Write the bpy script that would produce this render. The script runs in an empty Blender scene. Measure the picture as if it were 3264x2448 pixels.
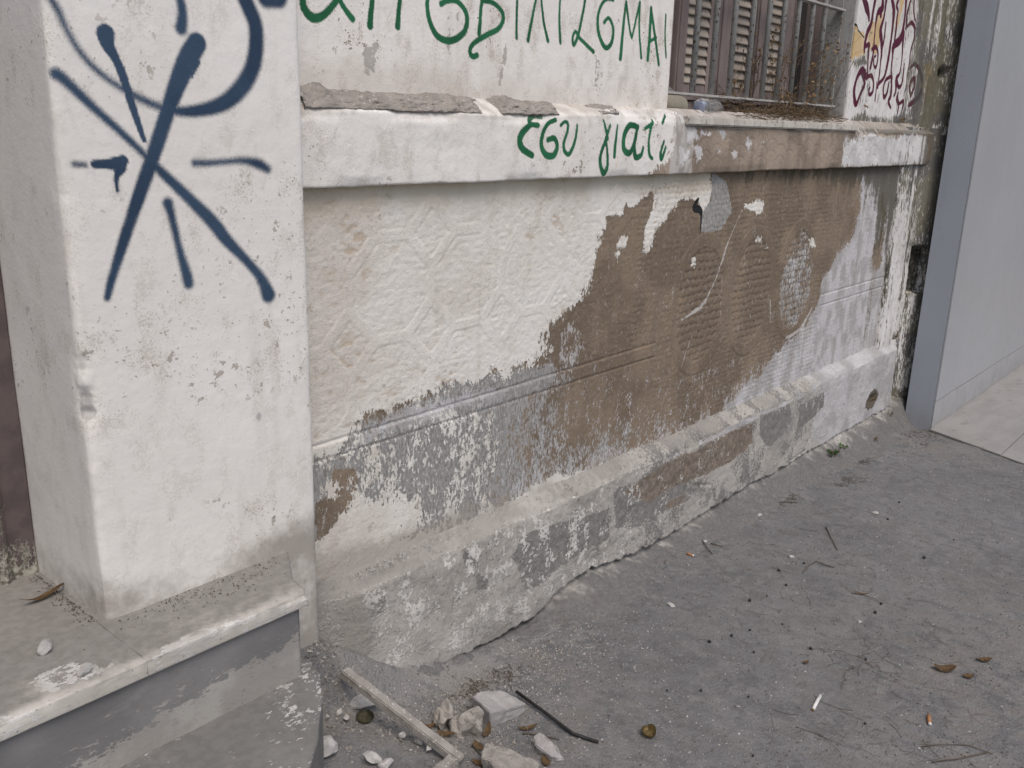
import bpy, bmesh, math, random
import numpy as np
from mathutils import Vector, Matrix

# ------------------------------------------------------------------ camera, sky, sun, exposure
scene = bpy.context.scene
COL = scene.collection
FPX = 2913.16                                   # focal length in photo pixels (3264 wide)
YAW, PITCH, ROLL = (math.radians(a) for a in (49.4473, 15.7910, 1.6193))
CAMZ = 1.1
_f = np.array([math.sin(YAW)*math.cos(PITCH), math.cos(YAW)*math.cos(PITCH), -math.sin(PITCH)])
_r0 = np.array([math.cos(YAW), -math.sin(YAW), 0.0]); _u0 = np.cross(_r0, _f)
_r = _r0*math.cos(ROLL) + _u0*math.sin(ROLL); _u = -_r0*math.sin(ROLL) + _u0*math.cos(ROLL)
cam_data = bpy.data.cameras.new('camera'); cam = bpy.data.objects.new('camera', cam_data); COL.objects.link(cam)
cam.matrix_world = Matrix(((_r[0], _u[0], -_f[0], 0), (_r[1], _u[1], -_f[1], 0), (_r[2], _u[2], -_f[2], CAMZ), (0, 0, 0, 1)))
cam_data.sensor_width = 36.0; cam_data.lens = FPX/3264*36.0
cam_data.clip_start = 0.02; cam_data.clip_end = 2000
scene.camera = cam

SUN_EL, SUN_AZ = math.radians(58), math.radians(-25)    # hazy sun, high over the street, a little to the left
world = bpy.data.worlds.new('World'); scene.world = world; world.use_nodes = True
wn = world.node_tree.nodes; wl = world.node_tree.links
sky = wn.new('ShaderNodeTexSky'); sky.sky_type = 'NISHITA'; sky.sun_disc = False
sky.sun_elevation = SUN_EL; sky.sun_rotation = math.radians(180) - SUN_AZ
sky.air_density = 1.0; sky.dust_density = 4.0; sky.ozone_density = 1.0
wl.new(sky.outputs[0], wn['Background'].inputs[0]); wn['Background'].inputs[1].default_value = 0.115
sun_data = bpy.data.lights.new('sun', 'SUN'); sun_data.energy = 1.25; sun_data.angle = math.radians(36); sun_data.color = (1.0, 0.955, 0.90)
sun = bpy.data.objects.new('sun', sun_data); COL.objects.link(sun)
sd_ = Vector((math.sin(SUN_AZ)*math.cos(SUN_EL), -math.cos(SUN_AZ)*math.cos(SUN_EL), math.sin(SUN_EL)))
sun.rotation_euler = sd_.to_track_quat('Z', 'Y').to_euler(); sun.location = (2, -6, 8)
scene.view_settings.view_transform = 'Standard'; scene.view_settings.look = 'None'
scene.view_settings.exposure = 0.20; scene.view_settings.gamma = 1.0

# ------------------------------------------------------------------ helpers: photo pixel -> point on a real plane
def ray(x, y): return (x-1632)/FPX*_r - (y-1224)/FPX*_u + _f
def on(x, y, ax, val):
    d = ray(x, y); o = np.array([0, 0, CAMZ]); t = (val-o[ax])/d[ax]; return o+t*d
def Z(ox, oy, s): return lambda x, y: (ox+x*s, oy+y*s)
Z1 = Z(0, 0, .60277); Z2 = Z(0, 900, .49729); Z4 = Z(900, 0, .58770); Z5 = Z(2050, 0, .5488); Z5b = Z(2100, 0, .29385)
Z6 = Z(950, 550, .47468); Z7 = Z(1850, 500, .51989); Z8 = Z(950, 1200, .48232); Z9 = Z(900, 200, .5877)
ZP = Z(2600, 0, .30141); ZA = Z(1850, 1100, .51989); ZB = Z(900, 1900, .49729); ZC = Z(2000, 1700, .57143); ZD = Z(2600, 700, .48221)
ZS = Z(0, 1700, .49729); ZV = Z(0, 0, 1.47559)
def wallpts(zf, pts, y):                         # -> (x, z) on the wall plane at depth y
    return [tuple(on(*zf(*p[:2]), 1, y)[[0, 2]]) for p in pts]

# ------------------------------------------------------------------ helpers: numpy noise and distance fields
_TAB = np.random.RandomState(12345).rand(512*512).astype(np.float32)
def vn(x, y, s=0):
    x, y = np.broadcast_arrays(np.asarray(x, np.float32), np.asarray(y, np.float32))
    ix = np.floor(x); iy = np.floor(y); fx = x-ix; fy = y-iy; fx = fx*fx*(3-2*fx); fy = fy*fy*(3-2*fy)
    ix = ix.astype(np.int32)+s*37; iy = iy.astype(np.int32)+s*91
    x0 = (ix & 511) << 9; x1 = ((ix+1) & 511) << 9; y0 = iy & 511; y1 = (iy+1) & 511
    a = _TAB[x0+y0]; b = _TAB[x1+y0]; c = _TAB[x0+y1]; d = _TAB[x1+y1]
    a = a+(b-a)*fx; c = c+(d-c)*fx
    return a+(c-a)*fy
def fbm(x, y, s=0, o=4):
    v = 0; a = .5; t = 0
    for k in range(o):
        v = v + a*vn(np.asarray(x)*2**k, np.asarray(y)*2**k, s+k*17); t += a; a *= .5
    return v/t - .5
def sstep(a, b, v):
    t = np.clip((np.asarray(v, float)-a)/(b-a), 0, 1); return t*t*(3-2*t)
def poly_sd(poly, X, Y, clip=.15):               # signed distance, + inside
    P = np.array(poly, float); out = np.full(X.shape, -clip)
    m = (X > P[:, 0].min()-clip) & (X < P[:, 0].max()+clip) & (Y > P[:, 1].min()-clip) & (Y < P[:, 1].max()+clip)
    x = X[m]; y = Y[m]
    if x.size == 0: return out
    d2 = np.full(x.shape, 9.0); ins = np.zeros(x.shape, bool)
    for i in range(len(P)):
        ax, ay = P[i]; bx, by = P[(i+1) % len(P)]
        ex, ey = bx-ax, by-ay; L = ex*ex+ey*ey+1e-12
        t = np.clip(((x-ax)*ex+(y-ay)*ey)/L, 0, 1)
        d2 = np.minimum(d2, (x-ax-t*ex)**2+(y-ay-t*ey)**2)
        c = (ay > y) != (by > y)
        with np.errstate(divide='ignore', invalid='ignore'):
            ins ^= c & (x < (bx-ax)*(y-ay)/(by-ay+1e-15)+ax)
    d = np.sqrt(d2); out[m] = np.clip(np.where(ins, d, -d), -clip, clip); return out
def union(*a):
    r = a[0]
    for b in a[1:]: r = np.maximum(r, b)
    return r
def stroke(zf, pts, y, X, Yz, soft=.004, acc=None, gain=1.0, wk=1.0):
    """spray line: pts (px, py, width) -> alpha on the wall plane"""
    if acc is None: acc = np.zeros(X.shape)
    s = zf(1, 0)[0]-zf(0, 0)[0]
    Q = []
    for p in pts:
        q = on(*zf(p[0], p[1]), 1, y); dep = (q-np.array([0, 0, CAMZ])) @ _f
        Q.append((q[0], q[2], p[2]*s*dep/FPX*.5*wk))
    # smooth the polyline (Catmull-Rom)
    R = []
    for i in range(len(Q)-1):
        p0 = np.array(Q[max(i-1, 0)]); p1 = np.array(Q[i]); p2 = np.array(Q[i+1]); p3 = np.array(Q[min(i+2, len(Q)-1)])
        for k in range(4):
            t = k/4
            R.append(.5*((2*p1)+(-p0+p2)*t+(2*p0-5*p1+4*p2-p3)*t*t+(-p0+3*p1-3*p2+p3)*t**3))
    R.append(np.array(Q[-1])); R = np.array(R)
    mg = R[:, 2].max()+soft*2
    m = (X > R[:, 0].min()-mg) & (X < R[:, 0].max()+mg) & (Yz > R[:, 1].min()-mg) & (Yz < R[:, 1].max()+mg)
    if not m.any(): return acc
    x = X[m]; z = Yz[m]; d = np.full(x.shape, 9.0)
    for a, b in zip(R[:-1], R[1:]):
        ex, ey = b[0]-a[0], b[1]-a[1]; L = ex*ex+ey*ey+1e-12
        t = np.clip(((x-a[0])*ex+(z-a[1])*ey)/L, 0, 1)
        d = np.minimum(d, np.hypot(x-a[0]-t*ex, z-a[1]-t*ey)-(a[2]+(b[2]-a[2])*t))
    acc[m] = np.maximum(acc[m], gain*sstep(-soft, soft, -d)); return acc

# ------------------------------------------------------------------ helpers: meshes and objects
def tag(o, label=None, cat=None, group=None, kind=None):
    if label: o['label'] = label
    if cat: o['category'] = cat
    if group: o['group'] = group
    if kind: o['kind'] = kind
    return o
def empty(name, loc, label, cat, group=None):
    o = bpy.data.objects.new(name, None); o.location = loc; o.empty_display_size = .05; COL.objects.link(o)
    return tag(o, label, cat, group)
def link(name, me, mat=None, parent=None, smooth=False):
    if mat is not None and not me.materials: me.materials.append(mat)
    o = bpy.data.objects.new(name, me); COL.objects.link(o)
    if parent is not None:
        o.parent = parent
        off = parent.location if parent.parent is None else Vector((0, 0, 0))
        o.matrix_parent_inverse = Matrix.Translation(-off)
    if smooth: me.polygons.foreach_set('use_smooth', [True]*len(me.polygons))
    return o
# slow-varying noise baked as mesh attributes: name -> (scale across, scale up, octaves, seed)
NZ = dict(n3=(3, 3, 4, 301), n9=(9, 9, 5, 302), n22=(24, 19, 5, 303), n40=(46, 26, 4, 304), nst=(42, 4, 4, 305), n12=(13, 12, 5, 306), n6=(6.5, 6.5, 3, 307))
def gridmesh(name, V, nu, nv, attrs=None, smooth=True, flip=False, noise=1):
    """V: (nu*nv,3) ordered u-major"""
    me = bpy.data.meshes.new(name)
    i = np.arange(nu-1)[:, None]*nv + np.arange(nv-1)[None, :]
    q = np.stack([i, i+nv, i+nv+1, i+1], -1).reshape(-1, 4)
    if flip: q = q[:, ::-1]
    n = len(q)
    me.vertices.add(len(V)); me.vertices.foreach_set('co', np.ascontiguousarray(V, np.float32).ravel())
    me.loops.add(4*n); me.loops.foreach_set('vertex_index', q.astype(np.int32).ravel())
    me.polygons.add(n); me.polygons.foreach_set('loop_start', (np.arange(n)*4).astype(np.int32))
    me.polygons.foreach_set('use_smooth', np.full(n, smooth))
    attrs = dict(attrs or {})
    if noise:
        xy = (V[:, 0]+V[:, 1]*.9, V[:, 2]) if noise == 1 else (V[:, 0], V[:, 1])
        for k, (su, sv, o, sd) in NZ.items(): attrs[k] = .5+1.15*fbm(xy[0]*su, xy[1]*sv, sd, o)
    for k, a in attrs.items():
        at = me.attributes.new(k, 'FLOAT', 'POINT'); at.data.foreach_set('value', np.ascontiguousarray(a, np.float32).ravel())
    me.update(calc_edges=True); me.validate(); return me
def spaced(a, b, d0, d1=None):
    d1 = d1 or d0; out = [a]
    while out[-1] < b:
        t = (out[-1]-a)/(b-a); out.append(out[-1]+d0+(d1-d0)*t)
    o = np.array(out); return a+(o-a)*(b-a)/(o[-1]-a)
def profile(pts, step, r=0.0):
    """densely sampled open 2-D polyline with rounded corners"""
    P = [np.array(p, float) for p in pts]; Q = [P[0]]
    for i in range(1, len(P)-1):
        a, b, c = P[i-1], P[i], P[i+1]; rr = min(r, .45*np.linalg.norm(b-a), .45*np.linalg.norm(c-b))
        if rr <= 0: Q.append(b); continue
        p0 = b+(a-b)/np.linalg.norm(a-b)*rr; p2 = b+(c-b)/np.linalg.norm(c-b)*rr
        for t in np.linspace(0, 1, 6): Q.append((1-t)**2*p0+2*t*(1-t)*b+t*t*p2)
    Q.append(P[-1]); R = [Q[0]]
    for a, b in zip(Q[:-1], Q[1:]):
        n = max(1, int(np.ceil(np.linalg.norm(b-a)/step)))
        for k in range(1, n+1): R.append(a+(b-a)*k/n)
    return np.array(R)
def box_into(bm, c, s, rot=None):
    m = Matrix.Translation(c) @ (rot.to_4x4() if rot is not None else Matrix.Identity(4)) @ Matrix.Diagonal((*s, 1))
    return bmesh.ops.create_cube(bm, size=1, matrix=m)['verts']
def bm_mesh(bm, name):
    me = bpy.data.meshes.new(name); bm.normal_update(); bm.to_mesh(me); bm.free(); return me
def box(name, lo, hi, mat, parent=None, bev=.002, seg=2):
    bm = bmesh.new(); lo = Vector(lo); hi = Vector(hi)
    box_into(bm, (lo+hi)/2, hi-lo)
    if bev: bmesh.ops.bevel(bm, geom=bm.edges[:], offset=bev, segments=seg, affect='EDGES')
    return link(name, bm_mesh(bm, name), mat, parent)
def tube_into(bm, pts, rads, n=6, cap=True):
    P = [Vector(p) for p in pts]; rings = []
    for i, p in enumerate(P):
        t = (P[min(i+1, len(P)-1)]-P[max(i-1, 0)])
        if t.length < 1e-9: t = Vector((0, 0, 1))
        t.normalize(); a = t.cross(Vector((0, 0, 1)))
        if a.length < .05: a = t.cross(Vector((1, 0, 0)))
        a.normalize(); b = t.cross(a); r = rads[i] if hasattr(rads, '__len__') else rads
        rings.append([bm.verts.new(p+(a*math.cos(k*2*math.pi/n)+b*math.sin(k*2*math.pi/n))*r) for k in range(n)])
    for R0, R1 in zip(rings[:-1], rings[1:]):
        for k in range(n): bm.faces.new((R0[k], R0[(k+1) % n], R1[(k+1) % n], R1[k]))
    if cap:
        bm.faces.new(rings[0][::-1]); bm.faces.new(rings[-1])
def tube(name, pts, rads, mat, parent=None, n=8):
    bm = bmesh.new(); tube_into(bm, pts, rads, n); bmesh.ops.recalc_face_normals(bm, faces=bm.faces[:])
    return link(name, bm_mesh(bm, name), mat, parent, smooth=True)

# ------------------------------------------------------------------ helpers: node materials
class S:
    def __init__(s, m, k): s.m = m; s.k = k
    def _b(s, op, o, rev=False):
        n = s.m.nt.nodes.new('ShaderNodeMath'); n.operation = op
        a, b = (o, s) if rev else (s, o)
        for i, v in enumerate((a, b)):
            if isinstance(v, S): s.m.nt.links.new(v.k, n.inputs[i])
            else: n.inputs[i].default_value = v
        return S(s.m, n.outputs[0])
    def __add__(s, o): return s._b('ADD', o)
    __radd__ = __add__
    def __sub__(s, o): return s._b('SUBTRACT', o)
    def __rsub__(s, o): return s._b('SUBTRACT', o, True)
    def __mul__(s, o): return s._b('MULTIPLY', o)
    __rmul__ = __mul__
    def max(s, o): return s._b('MAXIMUM', o)
    def min(s, o): return s._b('MINIMUM', o)
    def step(s, a, b):
        n = s.m.nt.nodes.new('ShaderNodeMapRange'); n.interpolation_type = 'SMOOTHSTEP'
        s.m.nt.links.new(s.k, n.inputs['Value'])
        lo, hi, t0, t1 = (a, b, 0, 1) if a < b else (b, a, 1, 0)
        n.inputs['From Min'].default_value = lo; n.inputs['From Max'].default_value = hi
        n.inputs['To Min'].default_value = t0; n.inputs['To Max'].default_value = t1
        return S(s.m, n.outputs['Result'])
class M:
    def __init__(m, name):
        m.mat = bpy.data.materials.new(name); m.mat.use_nodes = True; m.nt = m.mat.node_tree
        m.bsdf = m.nt.nodes['Principled BSDF']; m.tc = m.nt.nodes.new('ShaderNodeTexCoord'); m._st = {}; m._n = {}; m._a = {}
    def co(m, st=(1, 1, 1), off=(0, 0, 0)):
        if (st, off) not in m._st:
            n = m.nt.nodes.new('ShaderNodeMapping'); n.inputs['Scale'].default_value = st; n.inputs['Location'].default_value = off
            m.nt.links.new(m.tc.outputs['Object'], n.inputs['Vector']); m._st[(st, off)] = n.outputs[0]
        return m._st[(st, off)]
    def noise(m, sc, det=4, ro=.55, st=(1, 1, 1), dist=0, off=(0, 0, 0)):
        key = (sc, det, ro, st, dist, off)
        if key not in m._n: m._n[key] = m._noise(*key)
        return m._n[key]
    def _noise(m, sc, det=4, ro=.55, st=(1, 1, 1), dist=0, off=(0, 0, 0)):
        n = m.nt.nodes.new('ShaderNodeTexNoise'); n.inputs['Scale'].default_value = sc; n.inputs['Detail'].default_value = det
        n.inputs['Roughness'].default_value = ro; n.inputs['Distortion'].default_value = dist
        m.nt.links.new(m.co(st, off), n.inputs['Vector']); return S(m, n.outputs[0])
    def voro(m, sc, feat='F1', st=(1, 1, 1), rnd=1, out='Distance', off=(0, 0, 0)):
        n = m.nt.nodes.new('ShaderNodeTexVoronoi'); n.feature = feat; n.inputs['Scale'].default_value = sc; n.inputs['Randomness'].default_value = rnd
        m.nt.links.new(m.co(st, off), n.inputs['Vector']); return S(m, n.outputs[out])
    def attr(m, name):
        if name in m._a: return m._a[name]
        m._a[name] = m._attr(name); return m._a[name]
    def _attr(m, name):
        n = m.nt.nodes.new('ShaderNodeAttribute'); n.attribute_name = name; return S(m, n.outputs['Fac'])
    def xyz(m, i):
        n = m.nt.nodes.new('ShaderNodeSeparateXYZ'); m.nt.links.new(m.tc.outputs['Object'], n.inputs[0]); return S(m, n.outputs[i])
    def mix(m, f, a, b):
        n = m.nt.nodes.new('ShaderNodeMix'); n.data_type = 'RGBA'
        for i, v in ((0, f), (6, a), (7, b)):
            if isinstance(v, S): m.nt.links.new(v.k, n.inputs[i])
            elif i == 0: n.inputs[i].default_value = v
            else: n.inputs[i].default_value = (*v, 1)
        return S(m, n.outputs[2])
    def mul(m, c, f):                                # colour times scalar
        n = m.nt.nodes.new('ShaderNodeVectorMath'); n.operation = 'SCALE'
        m.nt.links.new(c.k, n.inputs[0])
        if isinstance(f, S): m.nt.links.new(f.k, n.inputs['Scale'])
        else: n.inputs['Scale'].default_value = f
        return S(m, n.outputs[0])
    def done(m, col, rough=.85, h=None, bs=.6, bd=.002, spec=.3, metal=0, trans=0):
        b = m.bsdf
        if isinstance(col, S): m.nt.links.new(col.k, b.inputs['Base Color'])
        else: b.inputs['Base Color'].default_value = (*col, 1)
        if isinstance(rough, S): m.nt.links.new(rough.k, b.inputs['Roughness'])
        else: b.inputs['Roughness'].default_value = rough
        b.inputs['Specular IOR Level'].default_value = spec; b.inputs['Metallic'].default_value = metal
        b.inputs['Transmission Weight'].default_value = trans
        if h is not None:
            n = m.nt.nodes.new('ShaderNodeBump'); n.inputs['Strength'].default_value = bs; n.inputs['Distance'].default_value = bd
            m.nt.links.new(h.k, n.inputs['Height']); m.nt.links.new(n.outputs[0], b.inputs['Normal'])
        return m.mat
# ------------------------------------------------------------------ materials
BROWN0, BROWN1 = (.238, .184, .132), (.176, .135, .098)
def plaster(m, c0, c1, dirt, dens=1.0, grain=1.0):
    A = m.attr; f1 = m.noise(150, 2, .5); f2 = m.noise(60, 3, .62); f4 = m.noise(340, 2, .6)
    col = m.mix(A('n3').step(.36, .64), c0, c1)
    col = m.mix(A('nst').step(.56, .9)*.16, col, dirt)
    dn = A('n6').step(.46, .68)
    pits = f1.step(.685, .715)*(dn*.75+.12)*dens
    chips = (f2*.75+A('n22')*.25).step(.635, .66)*dn*dens
    scuff = (A('n40')*.35+f4*.65).step(.58, .68)*dn*.4*dens
    col = m.mix(scuff, col, dirt)
    col = m.mix(chips*.85, col, (dirt[0]*.85, dirt[1]*.85, dirt[2]*.85))
    col = m.mix(pits*.8, col, (dirt[0]*.55, dirt[1]*.52, dirt[2]*.5))
    col = m.mix((f4*.6+A('n40')*.4).step(.52, .66)*.28*dens, col, dirt)
    h = f2*.5*grain + f1*.35*grain + f4*.15*grain - chips*.4
    return col, h
def mat_pilaster():
    m = M('pilaster_paint'); A = m.attr; f1 = m.noise(150, 2, .5)
    col, h = plaster(m, (.80, .778, .742), (.76, .735, .695), (.42, .37, .315), .9)
    d = (A('dirt') + (A('n12')-.5)*.8 + (m.noise(60, 3, .62)-.5)*.7).step(.2, 1.15)
    col = m.mix(d*.85, col, (.30, .272, .24))
    gr = (A('grey') + (A('n22')-.5)*.5).step(.4, .6)
    col = m.mix(gr*.8, col, (.42, .405, .39))
    sp = A('blue'); al = (sp + (m.noise(420, 1)-.5)*.35*(sp*(1-sp)*4)).step(.06, .85)
    bl = m.mix((A('n9')*.8+f1*.2).step(.34, .64), (.026, .050, .092), (.040, .072, .124))
    col = m.mix(al, col, bl)
    return m.done(col, .8, h, .5, .002)
def mat_upper():
    m = M('upper_wall_plaster'); A = m.attr
    col, h = plaster(m, (.80, .775, .735), (.755, .725, .68), (.42, .36, .30), 1.7, 1.2)
    d = (A('dirt') + (A('n12')-.5)*.9).step(.3, 1.0)
    col = m.mix(d*.45, col, (.52, .465, .40))
    gr = (A('grey') + (A('n40')-.5)*.8+(m.noise(150, 2, .5)-.5)*.9).step(.5, .6)
    col = m.mix(gr*.85, col, (.40, .375, .345))
    g = A('green'); al = (g + (m.noise(300, 1)-.5)*.5*(g*(1-g)*4)).step(.1, .7)
    col = m.mix(al, col, m.mix(A('n22').step(.3, .7), (.014, .105, .046), (.020, .145, .064)))
    return m.done(col, .85, h, .55, .0024)
def peel_edge(m, a, amp_attr=None):
    A = m.attr
    p = A(a) + (A('n22')-.5)*.034 + (m.noise(120, 4, .72)-.5)*.040
    if amp_attr: p = p + ((A('n40')-.5)*.20 + (m.noise(60, 3, .62)-.5)*.14 + (m.noise(200, 4, .75, st=(1, 1, .45))-.5)*.52)*A(amp_attr)
    return p
def mat_dado():
    m = M('peeling_dado_plaster'); A = m.attr; f1 = m.noise(150, 2, .5); f2 = m.noise(60, 3, .62); f3 = m.noise(120, 4, .72)
    br = m.mix(A('n9').step(.35, .65), BROWN0, BROWN1)
    br = m.mix(A('nst').step(.5, .75)*.35, br, (.17, .14, .115))
    br = m.mix(f3.step(.56, .70)*.5, br, (.42, .375, .325))
    br = m.mix(f3.step(.44, .30)*.6, br, (.135, .108, .088))
    fv = m.noise(200, 4, .75, st=(1, 1, .45))
    gy = m.mix(fv.step(.38, .62), (.24, .234, .226), (.37, .362, .352))
    gmask = (A('grey') + (A('n40')-.5)*.7 + (fv-.5)*2.8).step(.42, .58)
    col = m.mix(gmask, br, gy)
    gr2 = (A('powder') + (A('n40')-.5)*.7 + (fv-.5)*2.8).step(.45, .7)
    col = m.mix(gr2*.75, col, (.55, .54, .55))
    pc, ph = plaster(m, (.765, .745, .70), (.72, .695, .645), (.45, .385, .31), .8, 1.0)
    brush = (A('n9')-.5)*1.0
    pc = m.mix((A('dirt')+brush).step(.3, 1.0)*.45, pc, (.49, .435, .375))
    pc = m.mix((A('yellow')+brush*.5).step(.2, 1.1)*.65, pc, (.55, .48, .355))
    pc = m.mix(A('relief').step(-.12, -.75)*.7*A('n6').step(.36, .58), pc, (.46, .37, .275))
    pm = peel_edge(m, 'paint', 'spot').step(-.0012, .0012)
    col = m.mix(pm, col, pc)
    wm = peel_edge(m, 'white', 'wspot').step(-.003, .004)
    wc = m.mix((A('n22')*.6+f2*.4).step(.38, .62), (.55, .542, .555), (.39, .38, .382))
    wc = m.mix(A('nst').step(.55, .7)*.5, wc, (.34, .305, .28))
    col = m.mix(wm*(1-pm)*.93, col, wc)
    col = m.mix((A('drip')+(f3-.5)*.9).step(.35, .6)*.7, col, (.56, .54, .52))
    ms = (A('moss')+(A('nst')-.5)*1.0+(f2-.5)*1.0).step(.42, .78)
    col = m.mix(ms*.85, col, (.085, .077, .056))
    col = m.mix((A('black')+(f3-.5)*.5).step(.4, .6), col, (.018, .019, .02))
    low = (A('grime')+(A('n12')-.5)*1.0+(f2-.5)*.4).step(.3, .9)
    col = m.mix(low*.75, col, (.35, .318, .282))
    return m.done(col, .88, pm*.9 + f3*.6 + f2*.4, .75, .0034)
def mat_ledge():
    m = M('ledge_plaster'); A = m.attr; f1 = m.noise(150, 2, .5); f2 = m.noise(60, 3, .62); f3 = m.noise(120, 4, .72)
    pc, ph = plaster(m, (.80, .778, .742), (.755, .73, .69), (.44, .385, .325), 1.3, 1.4)
    br = m.mix(A('n9').step(.35, .65), (.35, .285, .225), (.25, .202, .16))
    br = m.mix(f1.step(.6, .68)*.5, br, (.46, .42, .37))
    br = m.mix(A('nst').step(.52, .75)*.4, br, (.17, .138, .115))
    pm = peel_edge(m, 'paint', 'spot').step(-.001, .001)
    wm = peel_edge(m, 'white', 'wspot').step(-.002, .002)
    gy = m.mix((A('n40')*.5+f2*.5).step(.4, .6), (.50, .475, .45), (.37, .345, .315))
    col = m.mix((A('grey')+(A('n22')-.5)*.7).step(.45, .55), br, gy)
    col = m.mix(wm*.92, col, m.mix(A('n22').step(.3, .7), (.69, .685, .69), (.54, .53, .53)))
    g = A('green'); al = (g + (m.noise(260, 1)-.5)*.5*(g*(1-g)*4)).step(.1, .7)
    pc = m.mix((A('yellow')+(f2-.5)).step(.4, .8)*.7, pc, (.60, .46, .20))
    pc = m.mix(al, pc, m.mix(A('n22').step(.3, .7), (.014, .105, .046), (.020, .145, .064)))
    col = m.mix(pm, col, pc)
    ms = (A('moss')+(A('nst')-.5)*.9+(f2-.5)*.9).step(.45, .75)
    col = m.mix(ms*.8, col, (.10, .09, .07))
    gm = (A('grime')+(A('n22')-.5)*.7+(f2-.5)*.6).step(.35, .9)
    col = m.mix(gm*.75, col, (.40, .36, .315))
    return m.done(col, .85, pm*.8 + f3*.5 + f2*.6, .55, .0024)
def mat_plinth():
    m = M('plinth_plaster'); A = m.attr; f1 = m.noise(150, 2, .5); f2 = m.noise(60, 3, .62); f3 = m.noise(120, 4, .72)
    a = m.mix((A('n6')*.5+f2*.5).step(.40, .60), (.42, .40, .37), (.325, .308, .283))
    gy = m.mix(f2.step(.35, .65), (.24, .231, .22), (.18, .171, .16))
    br = m.mix(f2.step(.65, .35), (.25, .205, .165), (.16, .132, .11))
    col = m.mix((A('grey')+(A('n22')-.5)*.8+(f3-.5)*1.3).step(.46, .52), a, gy)
    col = m.mix((A('brown')+(A('n12')-.5)*.7+(f3-.5)*.7).step(.46, .56), col, br)
    w = (A('white')+(A('n22')-.5)*.8+(f2-.5)*.6).step(.45, .56)
    col = m.mix(w, col, m.mix(A('n12').step(.3, .7), (.49, .482, .49), (.375, .365, .366)))
    flake = (A('flake')+(A('n40')-.5)*.9+(f3-.5)*1.9).step(.60, .66)
    col = m.mix(flake*.9, col, (.62, .60, .565))
    col = m.mix(f1.step(.36, .30)*.6, col, (.10, .09, .08))
    ms = (A('moss')+(A('n22')-.5)*1.0+(f2-.5)*.6).step(.45, .7)
    col = m.mix(ms*.9, col, (.085, .068, .045))
    gm = (A('grime')+(A('n12')-.5)*.9+(f2-.5)*.4).step(.3, .9)
    col = m.mix(gm*.8, col, (.275, .26, .24))
    col = m.mix((A('soil')+(A('n22')-.5)*.5+(f2-.5)*.6).step(.35, .75), col, m.mix(f3.step(.4, .62), (.125, .12, .116), (.18, .174, .167)))
    col = m.mix((A('crack')+(f3-.5)*.5).step(.45, .7), col, (.05, .042, .035))
    return m.done(col, .92, f2*.9 + f3*.6 + flake*.6, .75, .003)
def mat_moldy():
    m = M('mouldy_wall_plaster'); A = m.attr; f1 = m.noise(150, 2, .5); f2 = m.noise(60, 3, .62); f3 = m.noise(90, 4, .7, st=(1.5, 1.5, .4))
    pc, ph = plaster(m, (.71, .695, .68), (.58, .56, .54), (.34, .305, .26), 1.4, 1.2)
    og = m.mix(A('n12').step(.35, .65), (.58, .42, .23), (.64, .505, .33))
    col = m.mix(peel_edge(m, 'orange').step(-.001, .001), pc, og)
    gy = m.mix((A('nst')*.6+f2*.4).step(.4, .62), (.40, .395, .385), (.25, .238, .22))
    col = m.mix((A('grey')+(A('nst')-.5)*.6+(f3-.5)*1.6).step(.42, .6), col, gy)
    pu = A('purple'); al = (pu + (f1-.5)*.5*(pu*(1-pu)*4)).step(.12, .65)*f2.step(.76, .68)
    col = m.mix(al, col, (.088, .011, .036))
    ol = (A('moss')+(A('nst')-.5)*.8+(f3-.5)*2.3).step(.45, .66)
    col = m.mix(ol*.88, col, m.mix(A('n12').step(.4, .6), (.115, .105, .068), (.065, .062, .055)))
    col = m.mix((A('crack')+(f2-.5)*.4).step(.45, .7), col, (.035, .032, .024))
    return m.done(col, .9, f2*.8 + f3*.9, .7, .003)
def mat_simple(name, c0, c1, sc=20, rough=.8, bump=.4, spots=None, spotd=.66, st=(1, 1, 1), spec=.3, metal=0, bd=.0015):
    m = M(name); n1 = m.noise(sc, 4, .65, st=st); col = m.mix(n1.step(.35, .65), c0, c1); h = None
    if bump: h = m.noise(sc*5, 3, .65, st=st)
    if spots is not None:
        s = m.noise(sc*4, 3, .65).step(spotd, spotd+.03); col = m.mix(s, col, spots)
    return m.done(col, rough, h, bump, bd, spec, metal)
def mat_marble(name, c0, c1, vein, dust=.5, spc=((.60, .59, .575), (.46, .445, .42))):
    m = M(name); A = m.attr; f1 = m.noise(150, 2, .5); f2 = m.noise(60, 3, .62)
    col = m.mix(A('n6').step(.35, .65), c0, c1)
    v = m.noise(7, 5, .7, st=(1, 2.2, 2.4), dist=.4)
    col = m.mix(v.step(.55, .72)*.4, col, vein)
    du = (A('dust')+(A('n12')-.5)*.9+(f2-.5)*.4).step(.25, .85)
    col = m.mix(du*dust, col, m.mix(f2.step(.35, .65), (.195, .187, .175), (.142, .136, .126)))
    f3 = m.noise(110, 4, .72, st=(.6, 1, 1.5)); w = (A('splash')+(A('n40')-.5)*.5+(f3-.5)*1.9).step(.5, .58)
    col = m.mix(w*.85, col, m.mix(A('n22').step(.35, .65), *spc))
    pt = f1.step(.685, .72); col = m.mix(pt*.5, col, (.16, .148, .136))
    col = m.mix(f3.step(.53, .7)*.35, col, (.17, .158, .145))
    return m.done(col, .8, f2*.6+f3*.5+w*.4, .5, .002)
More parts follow.
